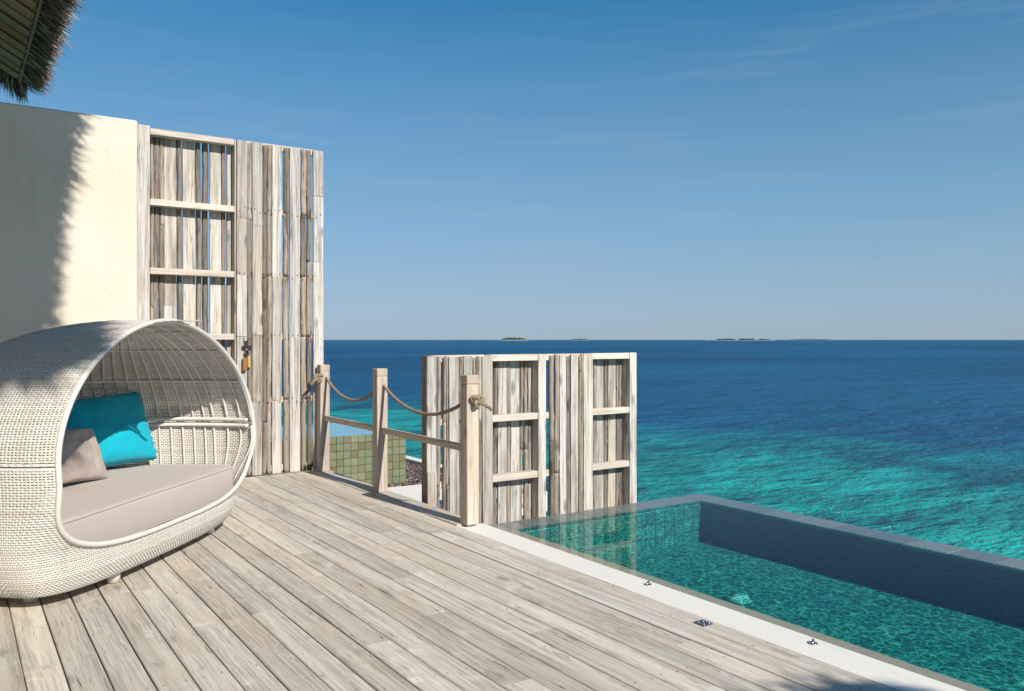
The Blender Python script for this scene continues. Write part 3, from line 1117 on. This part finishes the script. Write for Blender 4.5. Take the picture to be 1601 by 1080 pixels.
def z7(x): return 640 + x / 5.4
def z8(x): return 850 + x / 6.0


A0 = ux(667, LY)
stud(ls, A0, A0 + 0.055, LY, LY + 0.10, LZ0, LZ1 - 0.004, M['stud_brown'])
bmid0, bmid1 = ux(766, LY), ux(841, LY)
stud(ls, bmid0 - 0.06, bmid0 - 0.003, LY + 0.002, LY + 0.10, LZ0, LZ1 - 0.006)
stud(ls, bmid1, ux(853, LY), LY - 0.004, LY + 0.10, LZ0, LZ1)
d0, d1 = ux(924.5, LY), ux(984, LY)
stud(ls, d0 - 0.06, d0 - 0.003, LY + 0.002, LY + 0.10, LZ0, LZ1 - 0.006)
stud(ls, d1, ux(994.5, LY), LY - 0.004, LY + 0.10, LZ0, LZ1 + 0.004)
LR = [1.214, 0.66, 0.112, -0.44]
for z in LR:
    box('rail', (bmid0 - 0.001, LY + 0.001, z - 0.03), (bmid1 - 0.002, LY + 0.095, z + 0.03), M['railx'], ls, 0.004)
    box('rail', (d0 - 0.001, LY + 0.001, z - 0.028), (d1 - 0.002, LY + 0.095, z + 0.032), M['railx'], ls, 0.004)
    box('back_rail', (A0 + 0.057, LY + 0.004, z - 0.03), (bmid0 - 0.062, LY + 0.06, z + 0.03), M['railx'], ls, 0.003)
    box('back_rail', (ux(853, LY) + 0.002, LY + 0.004, z - 0.03), (d0 - 0.062, LY + 0.06, z + 0.03), M['railx'], ls, 0.003)
fa = conv([('p', 137, 216), ('o', 219, 251), ('o', 272, 296), ('o', 297, 320), ('p', 322, 401), ('o', 402, 439), ('p', 443, 516), ('o', 518, 541), ('o', 541, 562), ('o', 563, 602), ('p', 605, 691)], z7, LY)
slats(ls, fa, LY - 0.014, LZ0, LZ1 - 0.002, LR[1:], rr, False, 0.35)
fc = conv([('o', 47, 89), ('o', 90, 131), ('p', 132, 193), ('o', 194, 236), ('p', 237, 303), ('o', 305, 331), ('o', 331, 356), ('p', 358, 444)], z8, LY)
slats(ls, fc, LY - 0.014, LZ0, LZ1 - 0.002, LR[1:], rr, False, 0.35)
fb = conv([('o', 690, 735), ('p', 738, 811), ('o', 812, 849), ('p', 850, 925), ('o', 924, 952), ('o', 966, 996), ('p', 998, 1060)], z7, LY + 0.115)
slats(ls, fb, LY + 0.115, LZ0, LZ1 - 0.01, LR[1:], rr, True, 0.15)
fd = conv([('o', 443, 483), ('p', 485, 553), ('o', 555, 591), ('p', 592, 663), ('o', 665, 691), ('o', 692, 726), ('p', 728, 790)], z8, LY + 0.115)
slats(ls, fd, LY + 0.115, LZ0, LZ1 - 0.01, LR[1:], rr, True, 0.15)

# ------------------------------------------------------------------ rope railing
rl = empty('rope_railing', (3.21, 6.8, 0))
tag(rl, 'timber railing of three square posts and low rails at the deck edge', 'railing')
POSTS = [(3.205, 5.285), (3.222, 6.88), (3.228, 8.28)]
PW, PH = 0.104, 1.115
for k, (px, py) in enumerate(POSTS):
    body = bm_obj('post', box_bm(PW, PW, PH - 0.075, 0.005), M['post'], rl, (px, py, (PH - 0.075) / 2 + 0.004))
    bm_obj('post_neck', box_bm(PW - 0.008, PW - 0.008, 0.006), M['post'], body, (px, py, PH - 0.072 + 0.004))
    bm_obj('post_cap', box_bm(PW + 0.001, PW + 0.001, 0.069, 0.006), M['post'], body, (px, py, PH - 0.035 + 0.004))
for (a, b) in ((0, 1), (1, 2)):
    xa, ya = POSTS[a]; xb, yb = POSTS[b]
    L = yb - ya - PW - 0.002
    o = bm_obj('rail', box_bm(0.045, L, 0.05, 0.005), M['raily'], rl, ((xa + xb) / 2 + 0.01, (ya + yb) / 2, 0.56))
    o.rotation_euler = (0, 0, -math.atan2(xb - xa, yb - ya))


def rope_strands(path, r, pitch=0.07, strands=3):
    """three twisted strands along a path"""
    P = [Vector(p) for p in path]
    cum = [0]
    for a, b in zip(P, P[1:]): cum.append(cum[-1] + (b - a).length)
    out = []
    fr = []
    up = Vector((0, 0, 1))
    for i in range(len(P)):
        t = (P[min(i + 1, len(P) - 1)] - P[max(i - 1, 0)]).normalized()
        s = t.cross(up)
        if s.length < 1e-4: s = t.orthogonal()
        s.normalize(); up = s.cross(t).normalized()
        fr.append((s, up.copy()))
    for k in range(strands):
        q = []
        for i, p in enumerate(P):
            a = cum[i] / pitch * 2 * math.pi + k * 2 * math.pi / strands
            q.append(p + fr[i][0] * (r * 0.52 * math.cos(a)) + fr[i][1] * (r * 0.52 * math.sin(a)))
        out.append(tube(q, r * 0.56, 6))
    return merge(out)


rope = empty('rope', (3.21, 6.8, 0.8))
tag(rope, 'thick twisted hemp rope sagging between the deck railing posts', 'rope')


def sag(p0, p1, s, n=90):
    p0, p1 = Vector(p0), Vector(p1)
    return [p0.lerp(p1, i / n) - Vector((0, 0, s * 4 * (i / n) * (1 - i / n))) for i in range(n + 1)]


for (a, b, za, zb, s) in ((0, 1, 0.925, 0.965, 0.175), (1, 2, 0.945, 0.985, 0.175)):
    xa, ya = POSTS[a]; xb, yb = POSTS[b]
    V, F = rope_strands(sag((xa + 0.012, ya + PW / 2 - 0.004, za), (xb + 0.012, yb - PW / 2 + 0.004, zb), s), 0.0155)
    mesh_obj('rope_span', V, F, M['rope'], rope, (0, 0, 0), True)


def knot(c, r, seed, flip=1, tail=0.1):
    """overhand stopper knot with a frayed tail; c is on the post face, knot stands off along -Y"""
    rr = random.Random(seed)
    path = []
    for i in range(64):
        t = i / 63 * 2 * math.pi
        q = Vector((math.sin(t) + 2 * math.sin(2 * t), -(math.sin(3 * t)) * 0.9, math.cos(t) - 2 * math.cos(2 * t)))
        path.append(Vector(c) + Vector((q.x * 0.0155 * flip, q.y * 0.018 - 0.030, q.z * 0.0145)))
    lst = [rope_strands(path, r, 0.06)]
    e = path[-1]
    tp = [e.lerp(e + Vector((0.075 * flip, -0.03, -0.035)), i / 8) + Vector((0, 0, 0.012 * math.sin(i / 8 * 3))) for i in range(9)]
    lst.append(rope_strands(tp, r, 0.06))
    end = tp[-1]
    fray = []
    for k in range(34):
        d = Vector((0.9 * flip, -0.2, -0.65)) + Vector((rr.uniform(-0.4, 0.4), rr.uniform(-0.4, 0.4), rr.uniform(-0.4, 0.4)))
        fray.append((end + Vector((rr.uniform(-0.008, 0.008), rr.uniform(-0.008, 0.008), rr.uniform(-0.008, 0.008))), d, rr.uniform(0.03, 0.06), 0.0022))
    lst.append(needles(rr, fray))
    return merge(lst)


V, F = knot((POSTS[0][0] + 0.014, POSTS[0][1] - PW / 2, 0.93), 0.016, 1)
mesh_obj('knot', V, F, M['rope'], rope, (0, 0, 0), True)
V, F = knot((POSTS[2][0] - 0.075, POSTS[2][1] - PW / 2 + 0.03, 0.985), 0.016, 2, -1)
mesh_obj('knot', V, F, M['rope'], rope, (0, 0, 0), True)

# ------------------------------------------------------------------ wicker daybed
AL, DCX, DCY = 0.846, 1.131, 5.465
RA, ZC, ZTOP, ZB, N1, N2, LEAN = 1.095, 0.746, 1.499, 0.255, 1.853, 3.84, -0.068
D0, MM, NPL, RB, FR, MB, ZM = 1.294, 2.515, 2.44, 0.85, 0.077, 2.22, 0.695
ZBOT = 0.065
ca, sa = math.cos(AL), math.sin(AL)


def dl(a, b, z):
    return Vector((DCX + a * ca + b * sa, DCY + a * sa - b * ca, z))


def spw(x, e):
    return math.copysign(abs(x) ** e, x)


def rim_w(z):
    if z >= ZTOP or z <= ZB: return 0.0
    if z > ZC:
        return RA * (1 - ((z - ZC) / (ZTOP - ZC)) ** N1) ** (1 / N1)
    return RA * (1 - ((ZC - z) / (ZC - ZB)) ** N2) ** (1 / N2)


def plan(z):
    """half width, rear depth, front bulge at height z"""
    if z > ZC:
        W = RA * max(0, 1 - min(1, (z - ZC) / (ZTOP - ZC)) ** N1) ** (1 / N1)
    else:
        q = min(1, (ZC - z) / (ZC - ZBOT))
        W = RA * (RB + (1 - RB) * (1 - q ** MB) ** (1 / MB))
    if z > ZM:
        D = D0 * max(0, 1 - min(1, (z - ZM) / (1.502 - ZM)) ** MM) ** (1 / MM)
    else:
        q = min(1, (ZM - z) / (ZM - ZBOT))
        D = D0 * (RB + (1 - RB) * (1 - q ** MB) ** (1 / MB))
    Fz = 0.0
    if z < 0.5:
        Fz = FR * min(1, max(0, (0.5 - z) / 0.25)) - 0.12 * min(1, max(0, (0.2 - z) / 0.135)) ** 2
    return W, D, Fz


BC, NF = -0.30, 3.0


def front_depth(z):
    """front half-depth of the plan ahead of its widest line"""
    t = min(1, max(0, (0.66 - z) / 0.44))
    t = t * t * (3 - 2 * t)
    return 0.66 * (1 - t) + (0.315 - 0.07 * min(1, max(0, (0.2 - z) / 0.135)) ** 2) * t


def shell(phi, z, off=0.0):
    W, D, Fz = plan(z)
    W *= 1.05
    c, s = math.cos(phi), math.sin(phi)
    if s < 0:
        a = (W + off) * spw(c, 2 / NPL)
        b = BC + (max(0.02, D + BC) + off) * spw(s, 2 / NPL)
    else:
        a = (W + off) * spw(c, 2 / NF)
        b = BC + (front_depth(z) + off) * spw(s, 2 / NF)
    return a, b + LEAN * (z - ZC)


def shell3(phi, z, off=0.0):
    a, b = shell(phi, z, off)
    return dl(a, b, z)


def nrm(phi, z):
    e = 1e-3
    z1 = min(z + e, ZTOP - 0.002); z0 = z1 - 2 * e
    du = shell3(phi + e, z) - shell3(phi - e, z)
    dv = shell3(phi, z1) - shell3(phi, z0)
    n = du.cross(dv)
    if n.length < 1e-12: return Vector((0, 0, 1))
    n.normalize()
    c = dl(0, -0.55, 0.7)
    if n.dot(shell3(phi, z) - c) < 0: n = -n
    return n


db = empty('wicker_daybed', (DCX, DCY, 0.002))
tag(db, 'cream wicker cocoon daybed with arched hood and taupe mattress', 'daybed')
O = Vector((0, 0, 0))

# stake angles: even spacing round the plan at mid height
ST = 0.0145
tot, lastp, tab = 0.0, shell3(0, 0.7), [(0.0, 0.0)]
for i in range(1, 4001):
    ph = 2 * math.pi * i / 4000
    p = shell3(ph, 0.45)
    tot += (p - (lastp if i > 1 else shell3(0, 0.45))).length
    lastp = p
    tab.append((tot, ph))
NS = int(tot / ST) // 2 * 2


def ang_at(t):
    d = t * tot
    lo, hi = 0, len(tab) - 1
    while hi - lo > 1:
        m = (lo + hi) // 2
        if tab[m][0] < d: lo = m
        else: hi = m
    f = (d - tab[lo][0]) / max(1e-9, tab[hi][0] - tab[lo][0])
    return tab[lo][1] + f * (tab[hi][1] - tab[lo][1])


stakes = [ang_at(i / NS) for i in range(NS)]
# rows: even arc spacing up the end profile
rows = []
zz, lastz, acc = ZBOT + 0.004, None, 0.0
RP = 0.0130
prev = None
steps = 6000
for i in range(steps):
    z = ZTOP - (ZTOP - ZBOT) * (1 - i / (steps - 1)) ** 2.2 - 2e-5
    W, D, Fz = plan(z)
    cur = (W, D, z)
    if prev is None:
        rows.append(z); prev = cur; continue
    acc += math.hypot(max(abs(cur[0] - prev[0]), abs(cur[1] - prev[1])), cur[2] - prev[2])
    prev = cur
    if acc >= RP:
        rows.append(z); acc = 0.0
SEAM = 0.752
rows = [z for z in rows if abs(z - SEAM) > 0.009]


def is_open(phi, z):
    if math.sin(phi) <= 1e-9: return False
    a, b = shell(phi, z)
    return abs(a) < rim_w(z) - 0.002


def ribbon(pts, nor, half_h, half_t, closed, vert):
    """flat strand: vert list of 'height' directions"""
    V, F = [], []
    n = len(pts)
    for i in range(n):
        h = vert[i] * half_h
        t = nor[i] * half_t
        V += [pts[i] - h - t, pts[i] - h * 0.75 + t, pts[i] + h * 0.75 + t, pts[i] + h - t]
    k = 4
    for i in range(n if closed else n - 1):
        j = (i + 1) % n
        for q in range(k):
            l = (q + 1) % k
            F.append((i * k + q, i * k + l, j * k + l, j * k + q))
    return V, F


def weave(z_lo, z_hi):
    VV, FF = [], []
    SUB = 2
    for ri, z in enumerate(rows):
        if not (z_lo < z < z_hi): continue
        samples = []
        for i in range(NS):
            for s in range(SUB):
                f = s / SUB
                a0 = stakes[i]; a1 = stakes[(i + 1) % NS] if i + 1 < NS else 2 * math.pi
                ph = a0 + (a1 - a0) * f
                amp = math.cos(math.pi * (i + f)) * (1 if ri % 2 else -1)
                samples.append((ph, amp))
        runs, cur, anyopen = [], [], False
        for s in samples:
            if is_open(s[0], z):
                anyopen = True
                if cur: runs.append(cur); cur = []
            else:
                cur.append(s)
        if cur: runs.append(cur)
        if anyopen and len(runs) > 1 and not is_open(samples[0][0], z) and not is_open(samples[-1][0], z):
            runs[0] = runs.pop() + runs[0]
        for run in runs:
            if len(run) < 4: continue
            pts, nor, ver = [], [], []
            for ph, amp in run:
                p = shell3(ph, z); n_ = nrm(ph, z)
                tdir = shell3(ph + 1e-3, z) - shell3(ph - 1e-3, z)
                if tdir.length < 1e-9: tdir = Vector((1, 0, 0))
                v_ = n_.cross(tdir.normalized()).normalized()
                jit = noise.noise((p.x * 21, p.y * 21, z * 60))
                pts.append(p + n_ * (amp * 0.0023 * (1 + 0.5 * jit)) + v_ * (0.0016 * noise.noise((p.x * 30 + 7, p.y * 30, z * 45)))); nor.append(n_); ver.append(v_)
            V, F = ribbon(pts, nor, RP * 0.405, 0.0019, not anyopen, ver)
            o_ = len(VV); VV += V; FF += [tuple(i + o_ for i in q) for q in F]
    # stakes
    for si, ph in enumerate(stakes):
        zs = []
        nz = 60
        for i in range(nz + 1):
            z = ZTOP - 0.002 - (ZTOP - 0.002 - ZBOT) * (1 - i / nz) ** 1.6
            if z_lo < z < z_hi and not is_open(ph, z):
                zs.append(z)
        W_, D_, _ = 0, 0, 0
        if len(zs) < 3: continue
        # thin out stakes near the crown
        pts, nor, ver = [], [], []
        for z in zs:
            if (z > 1.30 and si % 2) or (z > 1.45 and si % 4): break
            p = shell3(ph, z); n_ = nrm(ph, z)
            tv = (shell3(ph, min(z + 0.002, ZTOP - 0.003)) - shell3(ph, z - 0.002))
            v_ = n_.cross(tv.normalized()).normalized()
            pts.append(p); nor.append(n_); ver.append(v_)
        if len(pts) < 3: continue
        V, F = ribbon(pts, nor, 0.0044, 0.0012, False, ver)
        o_ = len(VV); VV += V; FF += [tuple(i + o_ for i in q) for q in F]
    return VV, FF


V, F = weave(0, SEAM)
tag(mesh_obj('base_weave', V, F, M['wicker'], db, O, True), 'woven lower bowl of the daybed', kind='stuff')
V, F = weave(SEAM, 2)
hood = tag(mesh_obj('hood_weave', V, F, M['wicker'], db, O, True), 'woven arched hood of the daybed', kind='stuff')

# rim tube round the opening
rim = []
for i in range(220):
    ph = 2 * math.pi * i / 220
    s = math.sin(ph)
    n_ = N1 if s > 0 else N2
    a = RA * spw(math.cos(ph), 2 / n_)
    z = ZC + ((ZTOP - ZC) if s > 0 else (ZC - ZB)) * spw(s, 2 / n_)
    # the rim lies on the front of the shell
    ratio = abs(a) / (plan(z)[0] * 1.05) if z < ZC else 1 / 1.05
    b = BC + LEAN * (z - ZC) + front_depth(z) * max(0.0, 1 - min(1.0, ratio) ** NF) ** (1 / NF)
    rim.append(dl(a, b, z))
# even spacing
cum = [0]
for i in range(220): cum.append(cum[-1] + (rim[(i + 1) % 220] - rim[i]).length)
ev = []
NR = 300
for k in range(NR):
    d = cum[-1] * k / NR
    i = max(j for j in range(220) if cum[j] <= d)
    f = (d - cum[i]) / max(1e-9, cum[i + 1] - cum[i])
    ev.append(rim[i].lerp(rim[(i + 1) % 220], f))
rad = [0.0145 * (1 + 0.05 * (k % 2)) for k in range(NR)]
V, F = tube(ev, rad, 12, True)
mesh_obj('rim', V, F, M['wicker_in'], db, O, True)

for ar in (-0.088, -0.066, -0.044, -0.022, 0.0, 0.022, 0.044, 0.066, 0.088):  # canes added under the crown to stop sun leaking through onto the cushion
    zr = ZC + (ZTOP - ZC) * (1 - (abs(ar) / RA) ** N1) ** (1 / N1) - 0.014
    V, F = tube([dl(ar, -0.012 - 0.38 * q / 12, zr - 0.02 * max(0, (q - 8) / 4)) for q in range(13)], 0.0125, 7)
    mesh_obj('light_seal_cane', V, F, M['wicker_in'], hood, O, True)
# seam bands (outside hairline, inside double band)
def around(z, off, n=220):
    out = []
    for i in range(n + 1):
        ph = -1.35 * math.pi / 2 + (math.pi + 0.7 * math.pi) * i / n      # sweep past both ends
        ph = math.pi + (-0.35 * math.pi + 1.7 * math.pi * i / n)
        a, b = shell(ph, z, off)
        if math.sin(ph) > 0 and abs(a) < rim_w(z) - 0.01: continue
        out.append(dl(a, b, z))
    return out


for z in (SEAM - 0.008, SEAM + 0.008):
    V, F = tube(around(z, -0.003), 0.0055, 8)
    mesh_obj('seam_band', V, F, M['wicker_in'], db, O, True)
for z in (SEAM - 0.022, SEAM + 0.022):
    V, F = tube(around(z, -0.024), 0.0145, 8)
    mesh_obj('inner_band', V, F, M['wicker_in'], db, O, True)
for z in (1.07, 1.30, 1.43):
    V, F = tube(around(z, -0.02), 0.009, 8)
    mesh_obj('hoop', V, F, M['wicker_in'], hood, O, True)
# upright canes inside, evenly spaced along the rear and the two ends
cane = [p for p in stakes if not is_open(p, 0.8)]
for i, ph in enumerate(cane):
    if i % 6: continue
    zs = [0.30 + (SEAM - 0.02 - 0.30) * q / 10 for q in range(11)]
    zs = [z for z in zs if not is_open(ph, z)]
    if len(zs) > 3:
        V, F = tube([shell3(ph, z, -0.014) for z in zs], 0.0072, 6)
        mesh_obj('rib', V, F, M['wicker_in'], db, O, True)
    zs = [SEAM + 0.02 + (1.475 - SEAM - 0.02) * (1 - (1 - q / 22) ** 1.6) for q in range(23)]
    zs = [z for z in zs if not is_open(ph, z)]
    if len(zs) > 3:
        V, F = tube([shell3(ph, z, -0.013) for z in zs], 0.0076, 6)
        mesh_obj('rib', V, F, M['wicker_in'], hood, O, True)

# solid base panel inside the bowl
def disc(z, inset):
    return [shell(2 * math.pi * i / 96, z, -inset) for i in range(96)]


def puck(outline, z0, z1, r, seg=4, crown=0.0):
    """soft-edged cushion from a plan outline"""
    rings = []
    cxa = sum(p[0] for p in outline) / len(outline); cxb = sum(p[1] for p in outline) / len(outline)
    def ring(ins, z):
        out = []
        for a, b in outline:
            d = math.hypot(a - cxa, b - cxb)
            k = (d - ins) / d
            out.append((cxa + (a - cxa) * k, cxb + (b - cxb) * k, z))
        return out
    for k in range(seg + 1):
        t = math.pi / 2 * k / seg
        rings.append(ring(r * (1 - math.sin(t)), z0 + r * (1 - math.cos(t))))
    for k in range(seg + 1):
        t = math.pi / 2 * k / seg
        rings.append(ring(r * (1 - math.cos(t)), z1 - r + r * math.sin(t)))
    for q in (0.15, 0.3, 0.5, 0.7, 0.85, 0.95):
        rr_ = []
        for a, b in outline:
            d = math.hypot(a - cxa, b - cxb)
            k = (d - r) / d * (1 - q)
            rr_.append((cxa + (a - cxa) * k, cxb + (b - cxb) * k, z1 + crown * (1 - (1 - q) ** 2.5)))
        rings.append(rr_)
    V, F = [], []
    n = len(outline)
    for rg in rings: V += [dl(*p) for p in rg]
    for i in range(len(rings) - 1):
        for j in range(n):
            l = (j + 1) % n
            F.append((i * n + j, i * n + l, (i + 1) * n + l, (i + 1) * n + j))
    F.append(tuple(range(n))[::-1]); F.append(tuple((len(rings) - 1) * n + j for j in range(n)))
    return V, F


V, F = puck(disc(0.14, 0.05), 0.085, 0.20, 0.02)
mesh_obj('base_panel', V, F, M['wicker_in'], db, O)
ol = disc(0.40, 0.06)
ol = [(a * 0.965, min(b, -0.05)) for a, b in ol]
V, F = puck(ol, 0.22, 0.445, 0.035, 5, 0.012)
V = [v + Vector((0, 0, 1)) * (0.004 * noise.noise((v.x * 3.1, v.y * 3.1, 0)) + 0.0025 * noise.noise((v.x * 9, v.y * 9, 2))) for v in V]
mat_o = mesh_obj('mattress', V, F, M['mattress'], db, O, True)
ca_ = sum(p[0] for p in ol) / len(ol); cb_ = sum(p[1] for p in ol) / len(ol)
for zp in (0.437, 0.236):
    ring_ = []
    for a_, b_ in ol:
        d_ = math.hypot(a_ - ca_, b_ - cb_)
        k_ = (d_ - 0.008) / d_
        q_ = dl(ca_ + (a_ - ca_) * k_, cb_ + (b_ - cb_) * k_, zp)
        ring_.append(q_ + Vector((0, 0, 1)) * (0.003 * noise.noise((q_.x * 6, q_.y * 6, 0))))
    Vp, Fp = tube(ring_, 0.006, 8, True)
    mesh_obj('piping', Vp, Fp, M['mattress'], mat_o, O, True)
for a, b in ((-0.85, -0.3), (-0.47, -0.075), (0.72, -0.12), (0.72, -0.85), (-0.55, -0.95), (0.05, -1.05)):
    p = dl(a, b, 0)
    V, F = tube([(0, 0, 0.003), (0, 0, 0.095)], [0.036, 0.036], 16)
    mesh_obj('foot', V, F, M['white'], db, p, True)

# ------------------------------------------------------------------ cushions
def cushion(w, h, t, seed, pinch=0.06, pleat=0.0, n=44):
    """square cushion in its own XZ plane, bottom edge at z=0, thickness along Y"""
    V, F = [], []
    idx = {}
    for side in (1, -1):
        for i in range(n + 1):
            for j in range(n + 1):
                u, v = -1 + 2 * i / n, -1 + 2 * j / n
                x = u * w / 2 * (1 - pinch * (1 - abs(u)) * 0 - pinch * (1 - v * v) * abs(u) ** 3)
                z = v * h / 2 * (1 - pinch * (1 - u * u) * abs(v) ** 3)
                e = max(0.0, (1 - u * u)) ** 0.5 * max(0.0, (1 - v * v)) ** 0.5
                y = t / 2 * e ** 0.62
                edge = max(abs(u), abs(v))
                wr = noise.noise((u * 2.2 + seed, v * 2.2, side)) * 0.016 * e + noise.noise((u * 5 + seed, v * 4, side * 3)) * 0.007 * e
                if pleat:
                    # gathers fan in from the seam
                    along = u if abs(v) > abs(u) else v
                    k = max(0, 1 - abs(edge - 0.93) / 0.12)
                    wr += pleat * k * math.sin(along * 34 + seed + 2 * noise.noise((along * 4, seed, 0))) * (0.35 + 0.65 * abs(along))
                    z += 0.4 * pleat * (1 if edge > 0.985 else 0) * math.sin(along * 60)
                if i in (0, n) or j in (0, n):
                    if side == -1:
                        idx[(side, i, j)] = idx[(1, i, j)]; continue
                    y = 0
                    wr = 0
                idx[(side, i, j)] = len(V)
                V.append(Vector((x, side * (y + wr), z + h / 2)))
        for i in range(n):
            for j in range(n):
                q = (idx[(side, i, j)], idx[(side, i + 1, j)], idx[(side, i + 1, j + 1)], idx[(side, i, j + 1)])
                F.append(q if side == -1 else q[::-1])
    return V, F


def place_cushion(name, a, b, z, yaw, lean, roll, w, h, t, mat, seed, label, **kw):
    """yaw in the daybed's own plan; front looks to +b"""
    V, F = cushion(w, h, t, seed, **kw)
    # local axes: x along the bottom edge, -y towards the viewer side
    ex = Vector((ca, sa, 0)); ey = Vector((-sa, ca, 0))        # ey points to -b
    rot = Matrix((ex, ey, Vector((0, 0, 1)))).transposed() @ Matrix.Rotation(yaw, 3, 'Z') @ Matrix.Rotation(-lean, 3, 'X') @ Matrix.Rotation(roll, 3, 'Y')
    base = dl(a, b, z)
    V = [rot @ v for v in V]
    lo = min(v.z for v in V)
    V = [v - Vector((0, 0, lo)) for v in V]
    o = mesh_obj(name, V, F, mat, None, base, True)
    tag(o, label, 'cushion')
    return o


place_cushion('cushion', 0.60, -0.80, 0.448, -0.43, R(22), R(-3), 0.76, 0.54, 0.27, M['teal'], 3.1, 'large turquoise cushion with gathered edge at the back of the daybed', pleat=0.016)
place_cushion('cushion', 0.05, -0.62, 0.450, -0.05, R(24), R(5), 0.44, 0.37, 0.13, M['grey_cushion'], 8.4, 'small warm grey cushion leaning before the turquoise cushion')

# ------------------------------------------------------------------ small fittings
def gpt(u, v, z=0.0):
    k = CAM_H - z
    return (k * math.cos(YAW) / (v - 531) * (u + 76), k * math.sin(YAW) / (v - 531) * (2698 - u))


# square deck light with four screws
fx, fy = gpt(1098, 974)
dlgt = empty('deck_plate', (fx, fy, 0))
tag(dlgt, 'small square steel deck plate let into the boards', 'deck plate')
box('plate', (fx - 0.034, fy - 0.034, -0.004), (fx + 0.034, fy + 0.034, 0.004), M['steel_plate'], dlgt, 0.002)
for sx_, sy_ in ((-1, -1), (1, -1), (1, 1), (-1, 1)):
    V, F = tube([(0, 0, 0), (0, 0, 0.0025)], 0.011, 12)
    mesh_obj('screw', V, F, M['chrome'], dlgt, (fx + sx_ * 0.018, fy + sy_ * 0.018, 0.0042), True)
V, F = tube([(0, 0, 0), (0, 0, 0.003)], 0.006, 10)
mesh_obj('lens', V, F, M['rust'], dlgt, (fx, fy, 0.0042), True)

for k, (u, v, lab) in enumerate(((1012, 914, 'chrome ring fitting on the pool coping, farther one'), (1270, 1006, 'chrome ring fitting on the pool coping, nearer one'))):
    fx, fy = gpt(u, v, -0.01)
    e = empty('coping_fitting', (fx, fy, -0.01))
    tag(e, lab, 'fitting', 'chrome fittings on the coping')
    V, F = tube([(0, 0, 0), (0, 0, 0.004)], 0.021, 20)
    mesh_obj('base_disc', V, F, M['chrome'], e, (fx, fy, -0.0095), True)
    arc = [(0.015 * math.cos(t), 0.009 * math.cos(t), 0.011 * math.sin(t)) for t in [math.pi * q / 12 for q in range(13)]]
    V, F = tube(arc, 0.0055, 8)
    mesh_obj('ring', V, F, M['chrome'], e, (fx, fy, -0.004), True)
    V, F = tube([(0, 0, 0), (0, 0, 0.005)], 0.008, 12)
    mesh_obj('plug', V, F, M['iron'], e, (fx, fy, -0.0033), True)

# pale underwater lamp on the pool floor near the ledge
fx, fy = gpt(1152, 931, FZ + 0.03)
V, F = merge([tube([(0, 0, 0), (0, 0, 0.03)], [0.085, 0.07], 20), tube([(0, 0, 0.031), (0, 0, 0.04)], 0.045, 16)])
pl = mesh_obj('pool_lamp', V, F, M['white'], None, (fx, fy, FZ + 0.001), True)
tag(pl, 'white round pool lamp seen blurred under the water', 'pool lamp')
